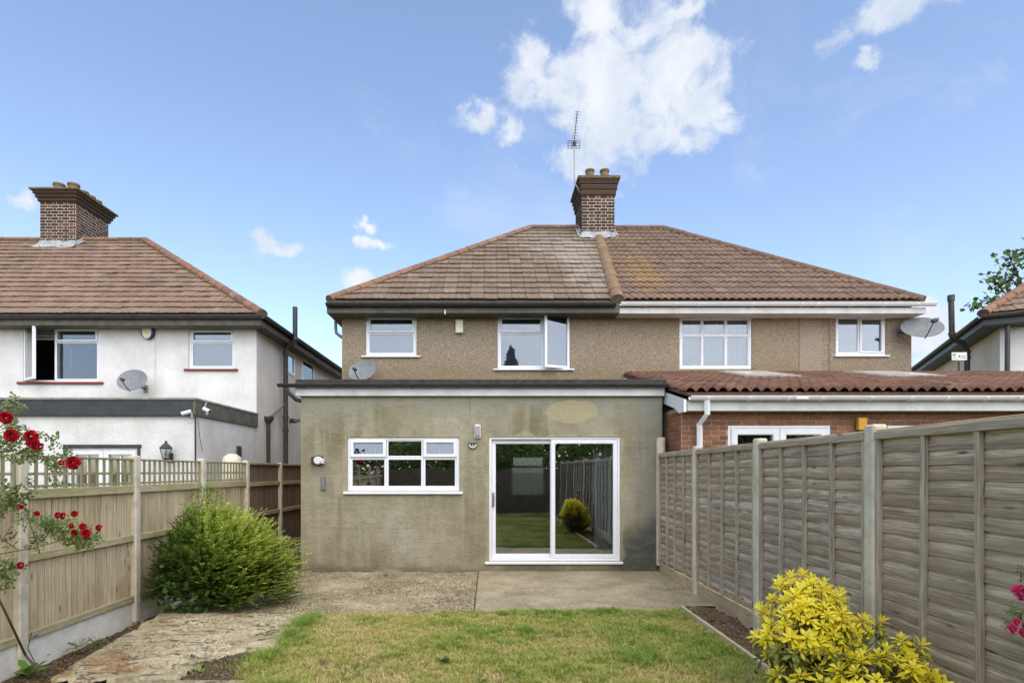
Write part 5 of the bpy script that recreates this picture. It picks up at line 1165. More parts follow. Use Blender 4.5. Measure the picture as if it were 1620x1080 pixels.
# lantern
t_ = thing('lantern', P(264,727,10.5), 'black four sided carriage lantern on the white extension wall', 'wall light')
lx, lz = PX(264,10.45), PZ(714,10.45)
MB().lathe([(.055,-.14),(.06,-.12),(.105,.05),(.115,.06)], 6, Matrix.Translation((lx,10.42,lz))).build('glass_cage', M['glass_clear'], t_)
b = MB(); 
for k in range(6): a = k*math.pi/3; b.tube([(lx+.058*math.cos(a),10.42+.058*math.sin(a),lz-.13),(lx+.108*math.cos(a),10.42+.108*math.sin(a),lz+.055)], .008, 5)
b.lathe([(.0,-.17),(.03,-.16),(.065,-.13),(.06,-.12)], 6, Matrix.Translation((lx,10.42,lz))); b.lathe([(.12,.05),(.125,.065),(.05,.14),(.03,.15),(.025,.19),(0,.20)], 6, Matrix.Translation((lx,10.42,lz))); b.tube([(lx,10.44,lz-.15),(lx,10.52,lz-.22),(lx,10.59,lz-.12)], .012, 6)
b.build('frame', M['black_paint'], t_)
MB().box(lx-.04, lx+.04, 10.575, 10.598, lz-.2, lz-.02, .006).build('backplate', M['black_paint'], t_); MB().lathe([(.0,-.05),(.02,-.04),(.025,0),(0,.03)], 10, Matrix.Translation((lx,10.42,lz-.04))).build('bulb', M['upvc'], t_)
# cameras
for (u, v, az, lab) in ((300,652,-70,'white security camera at the black fascia corner pointing left'), (324,648,40,'white security camera at the black fascia corner pointing right')):
    o = P(u, v, 10.42); t_ = thing('security_camera', o, lab, 'camera', 'security cameras on the white extension'); sgn = -1 if az < 0 else 1
    MB().tube([(o.x+.0,10.50,o.z-.08),(o.x,10.48,o.z-.01),(o.x,10.44,o.z+.01)], .018, 8).build('bracket', M['upvc'], t_, smooth=True)
    MB().tube([(o.x-sgn*.02,10.43,o.z+.02),(o.x+sgn*.12,10.36,o.z-.035)], .036, 12).build('housing', M['upvc'], t_, smooth=True); MB().tube([(o.x+sgn*.121,10.359,o.z-.036),(o.x+sgn*.128,10.356,o.z-.038)], .028, 12).build('lens', M['black_plastic'], t_)
    if sgn > 0: MB().tube([(o.x-.02,10.43,o.z+.03),(o.x+.03,10.43,o.z+.14)], .006, 6).build('antenna', M['upvc'], t_)
t_ = tag(MB().tube([(PX(309,10.56),10.56,2.69),(PX(309.5,10.56),10.56,-.2)], .016, 6).build('cable_conduit', M['black_plastic']), 'black conduit down the corner of the white extension', 'conduit')
t_ = tag(MB().tube([(PX(313,10.5),10.5,2.66),(PX(316,10.6),10.60,2.3),(PX(320,10.8),10.8,2.08),(PX(320,10.8),10.8,2.03)], .007, 5).build('hanging_cable', M['grey_pipe']), 'thin loose cable hanging below the right security camera', 'cable')
t_ = tag(MB().tube([(PX(245.5,13.38),13.385,5.0),(PX(245.5,13.38),13.385,3.04)], .007, 5).build('wall_cable', M['upvc_dirty']), 'thin cable running down the white house wall from the oval alarm box', 'cable')
t_ = thing('wall_vent', (-5.5,12.4,2.1), 'small dark slotted vent on the side wall of the white extension', 'vent')
D = 893*5.50/395.; b = MB(); b.box(-5.535, -5.52, D-.12, D+.12, PZ(721,D), PZ(705,D), .003); b.build('plate', M['grey_pipe'], t_)
for k in range(4): z = PZ(719-3.6*k,D); MB().box(-5.519, -5.505, D-.1, D+.1, z, z+.018).build('louvre', M['felt'], t_)
t_ = thing('side_light', (-5.5,15.6,2.9), 'small cylindrical steel light next to the black soil pipe', 'wall light')
D = 15.6; MB().tube([(PX(466,D),D,PZ(665,D)),(PX(474,D),D-.05,PZ(665,D))], .05, 12).build('lamp_body', M['steel'], t_, smooth=True); MB().box(-5.53, -5.35, D-.04, D+.04, PZ(669,D), PZ(662,D), .01).build('arm', M['black_plastic'], t_)
t_ = thing('garden_urn', (PX(367,11.0),11.0,.6), 'pale cream rounded top showing just above the trellis', 'garden ornament')
MB().lathe([(.0,-.8),(.13,-.8),(.16,-.3),(.19,1.05),(.19,1.2),(.16,1.31),(.09,1.37),(.0,1.385)], 18, Matrix.Translation((PX(367,11.0),11.0,.62))).build('dome', M['cream'], t_, smooth=True); MB().box(PX(367,11.0)-.2, PX(367,11.0)+.2, 10.8, 11.2, -.25, -.17, .02).build('plinth', M['post'], t_)
# little things on the eaves
t_ = tag(MB().tube([P(704,490,11.86), P(704,497,11.86)], .011, 8).build('eaves_hook', M['upvc']), 'small white hook hanging from the black gutter', 'hook')
# street sign far right
t_ = thing('post_sign', P(1517,600,12.9), 'small white sign board on a thin rusty pole beyond the pantiled roof', 'sign')
X = Matrix.Translation(P(1517.5,563.5,12.9)) @ Matrix.Rotation(R(12),4,'Z') @ Matrix.Rotation(R(-3),4,'Y')
MB().box(-.215, .215, -.008, .008, -.09, .09, .003, X).build('board', M['upvc_dirty'], t_); MB().tube([P(1517,572,12.93), P(1517,700,12.93)], .018, 8).build('pole', M['rust'], t_)
b = MB(); 
for (a0,a1,c0,c1) in ((-.195,-.10,.035,.055),(-.19,-.12,.0,.012),(.04,.19,-.045,-.035),(.05,.18,.0,.01),(-.18,-.05,-.05,-.042)): b.box(a0, a1, -.011, -.0085, c0, c1, X=X)
b.box(-.022, .018, -.011, -.0085, -.02, .02, X=X); b.build('print', M['black_paint'], t_)
# concrete post standing against the rendered wall is part of the fence; add its cap block
MB().box(2.78, 2.90, 9.33, 9.39, 1.9, 2.22, .01).build('post_cap', M['post'], rf)

# ================= PLANTS =================
def leafmat(nm, stops, rough=.5, trans=.25, attr='rnd', spec=.3):
    t = Mt(nm, rough, spec); a = t.attr(attr); col = t.ramp(a, stops); t.color(col)
    tr = N(t.nt, 'ShaderNodeBsdfTranslucent'); L(t.nt, col, tr.inputs[0]); m = N(t.nt, 'ShaderNodeMixShader'); m.inputs[0].default_value = trans
    o = t.nt.nodes['Material Output']; L(t.nt, t.b.outputs[0], m.inputs[1]); L(t.nt, tr.outputs[0], m.inputs[2]); L(t.nt, m.outputs[0], o.inputs[0]); return t.m
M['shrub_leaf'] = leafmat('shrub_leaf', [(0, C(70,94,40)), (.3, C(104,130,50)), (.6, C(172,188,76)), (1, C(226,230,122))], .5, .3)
M['yellow_leaf'] = leafmat('golden_leaf', [(0, C(212,200,54)), (.2, C(255,238,52)), (1, C(255,250,110))], .42, .5)
M['olive_leaf'] = leafmat('shaded_leaf', [(0, C(86,98,42)), (.6, C(138,144,66)), (1, C(182,174,92))], .45, .25)  # darker copy of the golden leaf: shade painted into low and inner leaves
M['rose_leaf'] = leafmat('rose_leaf', [(0, C(74,92,48)), (.5, C(116,134,72)), (1, C(160,170,104))], .5, .3)
M['tree_leaf'] = leafmat('tree_leaf', [(0, C(44,64,30)), (.5, C(78,102,48)), (1, C(128,148,74))], .5, .3)
M['weed_leaf'] = leafmat('weed_leaf', [(0, C(60,88,36)), (.5, C(96,130,52)), (1, C(140,160,76))], .55, .3)
M['dark_tree_leaf'] = leafmat('dark_tree_leaf', [(0, C(62,84,40)), (1, C(124,142,74))], .6, .2)
M['petal_red'] = leafmat('red_petal', [(0, C(128,6,18)), (.5, C(176,14,30)), (1, C(214,34,50))], .55, .2)
M['petal_pink'] = leafmat('pink_petal', [(0, C(190,30,84)), (.7, C(220,70,120)), (1, C(240,190,210))], .5, .3)
M['stem'] = plain('green_stem', C(98,92,58), .7, .2, dirt=.3); M['bark'] = plain('bark', C(92,76,60), .9, .1, dirt=.35, bump=.01)
def fbm(p, s, seed=0.0): return np.array([mnoise.fractal(Vector((q[0]*s, q[1]*s, q[2]*s+seed)), 1, 2, 3) for q in p])
# --- grass
def in_poly(x, y, poly):
    ins = np.zeros(len(x), bool); n = len(poly)
    for i in range(n):
        ax, ay = poly[i]; bx, by = poly[(i+1) % n]
        c = ((ay > y) != (by > y)) & (x < (bx-ax)*(y-ay)/((by-ay) if by != ay else 1e-9)+ax); ins ^= c
    return ins
def vnoise(x, y, s, seed):                                     # smooth value noise, vectorised
    r = np.random.default_rng(seed); G = r.random((64, 64)); u = x*s+100; v = y*s+100; i = np.floor(u).astype(int); k = np.floor(v).astype(int); a = u-i; b = v-k
    a = a*a*(3-2*a); b = b*b*(3-2*b); g = lambda p, q: G[p % 64, q % 64]
    return (g(i,k)*(1-a)+g(i+1,k)*a)*(1-b)+(g(i,k+1)*(1-a)+g(i+1,k+1)*a)*b
def blades(x, y, z, h, w_, lean, name, mat, rnd, kind='stuff', segs=2):
    n = len(x); az = rng.random(n)*6.283; la = rng.random(n)*6.283; ln_ = lean*(.3+rng.random(n))
    sx, sy = np.cos(az)*w_/2, np.sin(az)*w_/2; dx, dy = np.cos(la)*ln_*h, np.sin(la)*ln_*h
    V = np.stack([np.stack([x-sx, y-sy, z-.01], 1), np.stack([x+sx, y+sy, z-.01], 1), np.stack([x+sx*.7+dx*.35, y+sy*.7+dy*.35, z+h*.6], 1), np.stack([x-sx*.7+dx*.35, y-sy*.7+dy*.35, z+h*.6], 1), np.stack([x+dx, y+dy, z+h], 1)], 1)
    Fq = np.array([[0,1,2],[0,2,3],[3,2,4]]); faces = (Fq[None]+(np.arange(n)*5)[:,None,None]).reshape(-1,3)
    me = np_mesh(name, V.reshape(-1,3), faces, mat, {'rnd': np.repeat(rnd, 5)}); return np_obj(name, me, None, kind)
M['grass'] = leafmat('grass_blade', [(0, C(218,198,146)), (.22, C(204,192,122)), (.42, C(176,182,94)), (.7, C(148,170,78)), (1, C(112,146,62))], .7, .25, spec=.15)
nG = 300000
gx = rng.uniform(-2.5, 2.3, nG); gy = 3.9+(6.74-3.9)*rng.random(nG)**.85
keep = in_poly(gx, gy, LAWN); gx, gy = gx[keep], gy[keep]
pat = .08+.46*vnoise(gx, gy, 2.4, 1)+.30*vnoise(gx, gy, 5.5, 2)+.26*vnoise(gx, gy, 13, 3)+.10*(vnoise(gx, gy, .8, 4)-.5)
edge = np.clip((gx+2.3)/.0001*0+np.minimum.reduce([np.abs(gx+2.02)/.22, np.ones_like(gx)*9]), 0, 1)     # lush strip along the path
back = np.exp(-((gy-6.55)/.12)**2)*(gx > -.3); pat = pat+.22*np.exp(-((gx+2.0)/.11)**2)*(gy > 4.8)+.10*back+.06*np.exp(-((gx-2.2)/.12)**2)
thr = .30; dens = rng.random(len(gx)) < np.clip(.55+(pat-.35)*1.6, .35, 1); gx, gy, pat = gx[dens], gy[dens], pat[dens]
lush = np.exp(-((gx+2.02)/.09)**2)*(gy > 4.6)*(gy < 6.6)
h = (.016+.026*rng.random(len(gx)))*(1+1.2*np.clip(pat-.5, 0, 1)*2)*(.35+1.2*vnoise(gx, gy, 22, 6)**1.5)+.05*lush*rng.random(len(gx))
gz = np.full(len(gx), -.014)
rn_ = np.clip((pat-.28)*1.25+rng.normal(0, .24, len(gx)), 0, 1)
blades(gx, gy, gz, h, .005+.004*rng.random(len(gx)), 1.1, 'grass', M['grass'], rn_)
n2_ = 40000; gx = rng.uniform(-2.0, 2.27, n2_); gy = rng.uniform(-3.4, 3.9, n2_)
blades(gx, gy, np.full(n2_, -.014), .03+.02*rng.random(n2_), .012*np.ones(n2_), .9, 'near_grass', M['grass'], np.clip(vnoise(gx, gy, 2.2, 1)+rng.normal(0,.15,n2_), 0, 1))
# tufts spilling over edges
tx, ty = [], []
for q in range(60):
    tx.append(rng.normal(rng.uniform(-1.9,2.1), .035, 26)); ty.append(rng.normal(rng.uniform(4.3,6.6), .03, 26))
for (cx, cy, r, n) in [(2.24,6.72,.10,260),(-2.3,4.70,.10,50),(-2.1,4.9,.07,150),(-2.08,5.05,.06,200),(-2.05,5.15,.07,350),(2.25,6.3,.05,150),(2.25,5.6,.05,150),(2.25,4.9,.06,200),(2.27,4.5,.07,300),(-2.07,5.6,.07,350),(-2.1,6.0,.08,380),(-2.1,6.35,.10,420),(-1.92,4.5,.07,200),(-.15,6.64,.06,160),(2.4,3.95,.16,500)]:
    tx.append(rng.normal(cx, r, n)); ty.append(rng.normal(cy, r, n))
tx = np.concatenate(tx); ty = np.concatenate(ty); n = len(tx)
blades(tx, ty, np.full(n, -.02), .03+.045*rng.random(n), .005*np.ones(n), .8, 'long_grass', M['grass'], np.clip(.66+rng.normal(0,.22,n), 0, 1))
# --- small stones, clods and dead leaves
def rocks(name, xs, ys, zs, s, mat):
    n = len(xs); base = np.array([[1,0,0],[-1,0,0],[0,1,0],[0,-1,0],[0,0,.8],[0,0,-.8]], float); Fo = np.array([[0,2,4],[2,1,4],[1,3,4],[3,0,4],[2,0,5],[1,2,5],[3,1,5],[0,3,5]])
    V = base[None]*s[:,None,None]*(0.6+.7*rng.random((n,6,1)))*np.array([1,1,.7]); a = rng.random(n)*6.28; c, s_ = np.cos(a), np.sin(a)
    X_ = V[:,:,0]*c[:,None]-V[:,:,1]*s_[:,None]; Y_ = V[:,:,0]*s_[:,None]+V[:,:,1]*c[:,None]
    V = np.stack([X_+xs[:,None], Y_+ys[:,None], V[:,:,2]+zs[:,None]], 2); me = np_mesh(name, V.reshape(-1,3), (Fo[None]+(np.arange(n)*6)[:,None,None]).reshape(-1,3), mat, {'rnd': np.repeat(rng.random(n), 6)})
    return np_obj(name, me, None, 'stuff')
def attrmat(nm, stops, rough=.9):
    t = Mt(nm, rough, .1); t.color(t.ramp(t.attr('rnd'), stops)); return t.m
M['stone'] = attrmat('small_stone', [(0, C(92,78,58)), (.4, C(134,118,94)), (.75, C(172,158,132)), (1, C(204,192,168))])
M['clod'] = attrmat('soil_clod', [(0, C(84,66,50)), (.6, C(112,92,72)), (1, C(146,128,106))])
M['litter'] = attrmat('dead_leaf', [(0, C(82,60,38)), (.6, C(122,94,60)), (1, C(162,138,98))])
n = 9000; xs = rng.uniform(-3.9, -.2, n); ys = rng.uniform(6.62, 9.3, n); k = vnoise(xs, ys, 1.3, 9)+.5*np.exp(-((ys-7.6)/.8)**2) > .75+.3*rng.random(n); xs, ys = xs[k], ys[k]
rocks('patio_grit', xs, ys, np.array([hl(a, b) or 0 for a, b in zip(xs, ys)])+.003, .006+.010*rng.random(len(xs))**2, M['stone'])
n = 2200; xs = rng.uniform(2.34, 2.79, n); ys = rng.uniform(3.0, 6.85, n); rocks('soil_clods', xs, ys, np.array([-.02+.035*fb(a, b, 4, 3, 3)+.02*fb(a, b, 16, 2, 6) for a, b in zip(xs, ys)]), .006+.022*rng.random(n)**3, M['clod'])
n = 2200; xs = rng.uniform(-4.3, -3.3, n); ys = rng.uniform(4.2, 8.5, n); rocks('leaf_litter', xs, ys, np.array([soil_h(a, b)+.008 for a, b in zip(xs, ys)]), .007+.016*rng.random(n)**2, M['litter'])
n = 700; xs = rng.uniform(-3.6, 2.7, n); ys = rng.uniform(4.6, 9.35, n); k = (ys > 6.65) | (xs < -2.15); xs, ys = xs[k], ys[k]; p = np.stack([xs, ys, .022+np.zeros(len(xs))], 1); a = rng.random(len(xs))*6.28
V, Fa, kk = leaf_mesh(p, np.stack([np.cos(a), np.sin(a), .1*rng.normal(size=len(a))], 1), np.tile([0,.1,1.], (len(a),1)), .02+.025*rng.random(len(a)), .012+.012*rng.random(len(a)), .2)
np_obj('fallen_leaves', np_mesh('fallen_leaves', V, Fa, M['litter'], {'rnd': np.repeat(rng.random(len(a)), kk)}), None, 'stuff')
# --- the big green shrub
bs = thing('green_shrub', (-3.45,7.2,-.1), 'large feathery green shrub with lime new shoots against the left fence', 'shrub')
C0 = np.array([-3.42,7.25,.28]); RX = np.array([.90,.80,.92])
ns = 6500; th = rng.random(ns)*2*math.pi; cz = rng.uniform(-.30, 1, ns); sz = np.sqrt(1-cz**2); dr = np.stack([np.cos(th)*sz, np.sin(th)*sz, cz], 1)
dr = dr[(dr[:,1] < .45)]; ns = len(dr)
lump = 1.03+.13*np.array([mnoise.noise(Vector(q*2.6)) for q in dr])+.05*rng.normal(size=ns)
lump *= 1+.10*np.clip(dr[:,0], 0, 1)*(dr[:,2] < .6)
rad = rng.uniform(.42, .97, ns); p0 = C0+dr*RX*(rad*lump)[:,None]*.86
gd = nz(dr*np.array([1,.8,.55])+np.array([.42,-.12,.55])+.28*rng.normal(size=(ns,3)))      # shoots sweep up and to the right
Ls = rng.uniform(.11, .25, ns)*(1+.5*(rng.random(ns) < .08)); m = 11; tt = np.linspace(.06, 1, m)
droop = rng.uniform(.0, .35, ns)
pts = p0[:,None]+gd[:,None]*Ls[:,None,None]*tt[None,:,None]; pts[:,:,2] -= (droop*Ls)[:,None]*tt[None]**2*.5
sd_ = nz(np.cross(gd, np.tile([0,0,1.], (ns,1)))+1e-4); up_ = nz(np.cross(sd_, gd))
ps, ds, ns_, rr = [], [], [], []
lime = np.clip(.14+.66*(dr[:,0]*.75+dr[:,2]*.75-.05)+.12*rng.normal(size=ns), 0, 1)  # new growth lime, with light from the upper right painted into it
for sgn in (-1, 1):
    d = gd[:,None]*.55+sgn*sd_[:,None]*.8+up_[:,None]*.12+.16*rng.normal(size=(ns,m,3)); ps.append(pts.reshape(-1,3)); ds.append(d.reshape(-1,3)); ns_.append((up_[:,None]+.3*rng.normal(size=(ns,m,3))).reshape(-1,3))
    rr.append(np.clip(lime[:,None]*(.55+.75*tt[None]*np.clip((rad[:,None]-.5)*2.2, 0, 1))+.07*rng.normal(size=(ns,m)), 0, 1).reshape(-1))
ps, ds, ns_, rr = map(np.concatenate, (ps, ds, ns_, rr)); k = ps[:,2] > -.16; ps, ds, ns_, rr = ps[k], ds[k], ns_[k], rr[k]
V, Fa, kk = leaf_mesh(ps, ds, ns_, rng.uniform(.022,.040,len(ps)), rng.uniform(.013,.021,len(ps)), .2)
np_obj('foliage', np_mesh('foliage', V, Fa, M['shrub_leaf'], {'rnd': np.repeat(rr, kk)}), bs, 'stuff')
b = MB()
for i in range(0, ns, 9): b.tube([C0+np.array([rng.uniform(-.15,.15),rng.uniform(-.1,.1),-.38]), p0[i]*.6+C0*.4, p0[i], pts[i,-1]], [.010,.007,.004,.002], 4, cap=False)
b.build('stems', M['stem'], bs)
# broad bindweed leaves in the shrub's foot and face
n = 110; a = rng.uniform(-.55, .45, n); zz_ = rng.uniform(-.12, .75, n)**1; q = np.stack([-3.38+a, 6.52+.25*rng.random(n)+.25*np.abs(zz_-.2), zz_], 1)
V, Fa, kk = leaf_mesh(q, np.stack([rng.normal(0,.6,n), -.4+rng.normal(0,.3,n), -.5+rng.normal(0,.4,n)], 1), np.stack([rng.normal(0,.3,n), -1+0*a, .5+0*a], 1), rng.uniform(.045,.09,n), rng.uniform(.04,.07,n), .15, 2, .15)
np_obj('bindweed_leaves', np_mesh('bindweed_leaves', V, Fa, M['weed_leaf'], {'rnd': np.repeat(rng.uniform(.0,.5,n), kk)}, True), bs, 'stuff')
# darker shoot climbing the fence post behind
n = 1500; q = np.stack([rng.normal(-4.12,.09,n), rng.normal(8.25,.13,n), rng.uniform(.5,1.43,n)], 1)
V, Fa, kk = leaf_mesh(q, rng.normal(size=(n,3))+np.array([.3,-.2,.6]), rng.normal(size=(n,3))+np.array([.3,-1,.5]), rng.uniform(.025,.04,n), rng.uniform(.012,.02,n), .2)
np_obj('climbing_shoot', np_mesh('climbing_shoot', V, Fa, M['shrub_leaf'], {'rnd': np.repeat(rng.uniform(.1,.45,n), kk)}), bs, 'stuff')
# --- golden shrub: whorls of pointed leaves, each whorl an object
ys_ = thing('golden_shrub', (2.3,3.7,0), 'bright golden yellow shrub with whorled leaves in front of the right fence', 'shrub')
def whorl(seed, mat, n=17, R_=.09):
    r = np.random.default_rng(seed); i = np.arange(n); az = i*2.399+r.normal(0,.15,n); el = np.radians(np.linspace(78, -12, n)+r.normal(0,7,n)); ln = R_*(.55+.45*np.linspace(0,1,n))*(.85+.3*r.random(n))
    d = np.stack([np.cos(az)*np.cos(el), np.sin(az)*np.cos(el), np.sin(el)], 1); p = np.zeros((n,3))+d*.006; p[:,2] -= .035*np.linspace(0,1,n)
    nn = np.stack([-np.cos(az)*np.sin(el), -np.sin(az)*np.sin(el), np.cos(el)], 1)
    V, Fa, kk = leaf_mesh(p, d, nn, ln, ln*.32, .10, 2, .22); return np_mesh('leaf_whorl', V, Fa, mat, {'rnd': np.repeat(np.clip(r.normal(.58,.26,n)+np.linspace(.25,-.4,n),0,1), kk)}, False)
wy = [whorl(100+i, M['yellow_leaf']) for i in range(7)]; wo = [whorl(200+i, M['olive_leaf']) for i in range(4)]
rdm = random.Random(21); tips = []; cands = []
lobes = [((2.20,3.95,.49),(.29,.30,.43),110),((2.36,3.98,.36),(.20,.24,.34),30),((2.42,3.42,.24),(.32,.30,.34),80),((2.60,3.45,.30),(.13,.24,.20),20),((2.50,3.80,.62),(.09,.09,.10),7),((2.56,3.50,.56),(.08,.08,.06),5),((2.10,3.75,.20),(.25,.22,.2),16)]
for (c, r, n) in lobes:
    got = 0; tr = 0
    while got < n and tr < 4000:
        tr += 1; v = Vector((rdm.gauss(0,1), rdm.gauss(0,1), rdm.gauss(0,1))).normalized()
        if v.z < -.35 or v.y > .65: continue
        p = Vector((c[0]+v.x*r[0], c[1]+v.y*r[1], c[2]+v.z*r[2]))*1.0; p += v*rdm.uniform(-.05,.03)
        if p.x > 2.74 or p.z < .03: continue
        if any((p-q).length < .047 for q in cands): continue
        cands.append(p); got += 1; ax = (v*.75+Vector((0,-.15,.75))).normalized(); rot = ax.to_track_quat('Z','Y').to_matrix() @ Matrix.Rotation(rdm.uniform(0,6.28),3,'Z')
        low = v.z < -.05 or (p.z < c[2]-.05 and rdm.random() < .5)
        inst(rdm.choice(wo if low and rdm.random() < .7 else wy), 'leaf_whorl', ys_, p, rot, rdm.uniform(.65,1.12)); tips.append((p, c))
b = MB()
for p, c in tips:
    rt = Vector((2.25,3.8,0)) if c[1] > 3.7 else Vector((2.4,3.5,0)); m_ = (p+rt*1.0)/2+Vector((rdm.uniform(-.05,.05),.06,-.02)); b.tube([rt, m_, p], [.010,.006,.003], 4, cap=False)
b.build('stems', M['stem'], ys_)
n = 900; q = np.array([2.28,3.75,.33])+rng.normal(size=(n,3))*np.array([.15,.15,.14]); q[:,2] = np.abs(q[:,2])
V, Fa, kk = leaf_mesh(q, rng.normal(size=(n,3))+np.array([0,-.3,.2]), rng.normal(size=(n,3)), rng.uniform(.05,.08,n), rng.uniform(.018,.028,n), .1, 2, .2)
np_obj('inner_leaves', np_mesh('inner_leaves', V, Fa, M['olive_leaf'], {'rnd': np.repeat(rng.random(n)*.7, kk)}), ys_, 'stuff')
# --- roses
def rose_mesh(seed, mat, R_=.055, name='bloom'):
    r = np.random.default_rng(seed); P_, D_, N_, LL, WW = [], [], [], [], []
    for ring, (n, el, ln) in enumerate(((5,85,.45),(6,66,.62),(8,46,.85),(9,24,1.0),(8,0,1.0))):
        for i in range(n):
            az = 6.283*(i+.5*ring)/n+r.normal(0,.15); e = math.radians(el+r.normal(0,7)); d = np.array([math.cos(az)*math.cos(e), math.sin(az)*math.cos(e), math.sin(e)])
            P_.append(d*.003+np.array([math.cos(az),math.sin(az),0])*R_*.10*ring*.5-np.array([0,0,.006*ring])); D_.append(d); N_.append([-math.cos(az)*math.sin(e), -math.sin(az)*math.sin(e), math.cos(e)]); LL.append(R_*ln*.78); WW.append(R_*ln*.95)
    P_, D_, N_, LL, WW = map(np.array, (P_, D_, N_, LL, WW)); V, Fa, kk = leaf_mesh(P_, D_, N_, LL, WW, .16, 2, -.10)
    return np_mesh(name, V, Fa, mat, {'rnd': np.repeat(np.clip(r.normal(.5,.25,len(LL)),0,1), kk)}, True)
def rose_spray(seed, mat=None, n5=7, s=1.0):                 # a leafy twig of five-leaflet leaves
    r = np.random.default_rng(seed); P_, D_, N_, LL = [], [], [], []
    for k in range(n5):
        az = k*2.4+r.normal(0,.3); o = np.array([.0,.0,.018*k]); d = np.array([math.cos(az), math.sin(az), .35+r.normal(0,.2)]); d /= np.linalg.norm(d); s_ = np.cross(d, [0,0,1]); s_ /= np.linalg.norm(s_)
        for t_, sg in ((.03,1),(.03,-1),(.055,1),(.055,-1),(.07,0)):
            P_.append(o+d*t_*1.15); D_.append(d*(.4 if sg else 1)+s_*sg*.9+np.array([0,0,-.15])); N_.append(np.array([0,0,1])+r.normal(0,.3,3)); LL.append((.042 if sg else .05)*r.uniform(.8,1.2))
    P_, D_, N_, LL = (np.array(q)*s if i in (0,3) else np.array(q) for i, q in enumerate((P_, D_, N_, LL))); V, Fa, kk = leaf_mesh(P_, D_, N_, LL, LL*.66, .12, 2, .15)
    return np_mesh('leaf_spray', V, Fa, mat or M['rose_leaf'], {'rnd': np.repeat(np.clip(r.normal(.5,.25,len(LL)),0,1), kk)}, True)
rb = thing('climbing_rose', (-3.9,4.7,-.15), 'climbing rose with deep red blooms arching in front of the left fence', 'rose bush')
blooms = [rose_mesh(i, M['petal_red']) for i in range(4)]; sprays = [rose_spray(i) for i in range(6)]
BL = [(8,660,23),(17,688,24),(47,690,25),(53,703,20),(50,698,22),(114,731,25),(96,731,11),(62,705,14),(33,801,9),(58,812,10),(90,814,12),(98,815,13),(117,812,12),(112,831,10),(130,832,13),(117,842,12),(135,843,17),(155,834,13),(31,894,14)]
rdm = random.Random(8); Dr = 4.35
for (u, v, s) in BL:
    p = P(u, v, Dr-.16+rdm.uniform(-.05,.05)); sc = s/893*Dr/.11*.86
    ax = Vector((rdm.uniform(-.3,.5), -.95, rdm.uniform(.0,.5))).normalized(); inst(rdm.choice(blooms), 'bloom', rb, p, ax.to_track_quat('Z','Y').to_matrix() @ Matrix.Rotation(rdm.uniform(0,6),3,'Z'), sc)
canes = [[(62,1062),(40,1035),(12,975),(-25,900)],[(60,1062),(54,1045),(44,1025),(50,1000)],[(-30,900),(0,876),(60,865),(100,853),(150,846)],[(-25,800),(10,796),(30,788),(50,776)],[(-20,720),(20,712),(60,716),(95,735),(112,733)],[(-20,690),(10,668),(40,676),(60,700)],[(-20,905),(10,898),(30,895)],[(60,862),(48,830),(40,800)],[(100,853),(92,830),(90,816)],[(150,846),(156,838)],[(120,850),(130,835)],[(-20,780),(0,850),(30,870)]]
b = MB()
for cn in canes:
    pts_ = [P(u, v, (4.9 if v > 1000 else 4.5 if v > 930 else Dr+.05*math.sin(u*.1))) for u, v in cn]; b.tube(pts_, [max(.004, (.011 if cn is canes[0] else .005)*(1-.5*i/len(pts_))) for i in range(len(pts_))], 6)
b.build('canes', M['stem'], rb)
FO = [(10,676,10),(30,702,12),(52,712,12),(8,712,12),(70,700,4),(84,733,5),(92,745,5),(80,760,2),(100,722,3),(20,722,8),(62,722,6),(25,798,6),(42,782,5),(10,806,5),(50,818,4),(46,828,3),(62,832,7),(76,838,7),(92,836,8),(104,848,8),(120,852,9),(135,858,6),(146,852,6),(150,862,3),(85,822,3),(20,858,4),(52,862,3),(8,900,7),(20,908,6),(5,930,5),(32,902,3),(-6,690,8),(-8,800,6),(5,775,4),(0,650,3),(14,645,3),(66,690,3),(28,680,4)]
for (u, v, n) in FO:
    for k in range(max(1, round(n*(.42 if v > 735 else .3)))):
        p = P(u+rdm.gauss(0,5), v+rdm.gauss(0,4), Dr+rdm.uniform(-.05,.25)); ax = Vector((rdm.gauss(0,.7), rdm.gauss(-.3,.5), rdm.gauss(.5,.5))).normalized()
        inst(rdm.choice(sprays), 'leaf_spray', rb, p, ax.to_track_quat('Z','Y').to_matrix(), rdm.uniform(.5,.8))
pk = thing('pink_rose', (2.72,2.9,.0), 'pink flowered rose just entering at the right edge in front of the grey fence', 'rose bush')
pb = [rose_mesh(40+i, M['petal_pink'], name='bloom') for i in range(2)]
for (u, v, s) in ((1618,936,24),(1610,983,12),(1604,994,15),(1620,1000,14),(1640,960,20)):
    p = P(u, v, 2.72); inst(rdm.choice(pb), 'bloom', pk, p, Vector((-.3,-.9,.3)).normalized().to_track_quat('Z','Y').to_matrix(), s/893*2.72/.10)
b = MB(); b.tube([P(1690,1300,2.9), P(1660,1100,2.9), P(1625,1010,2.87), P(1612,968,2.86)], [.01,.008,.005,.004], 6); b.tube([P(1660,1080,2.9), P(1640,980,2.88), P(1618,940,2.86)], [.008,.005,.004], 6); b.build('canes', M['stem'], pk)
for (u, v, n) in ((1618,965,1),(1614,978,1),(1608,1004,1),(1622,918,1),(1636,950,3),(1645,1010,4)):
    for k in range(n): inst(rdm.choice(sprays), 'leaf_spray', pk, P(u+rdm.gauss(0,5), v+rdm.gauss(0,5), 2.86+rdm.uniform(-.05,.05)), Vector((rdm.gauss(-.2,.6),-.6,.5)).normalized().to_track_quat('Z','Y').to_matrix(), .36)
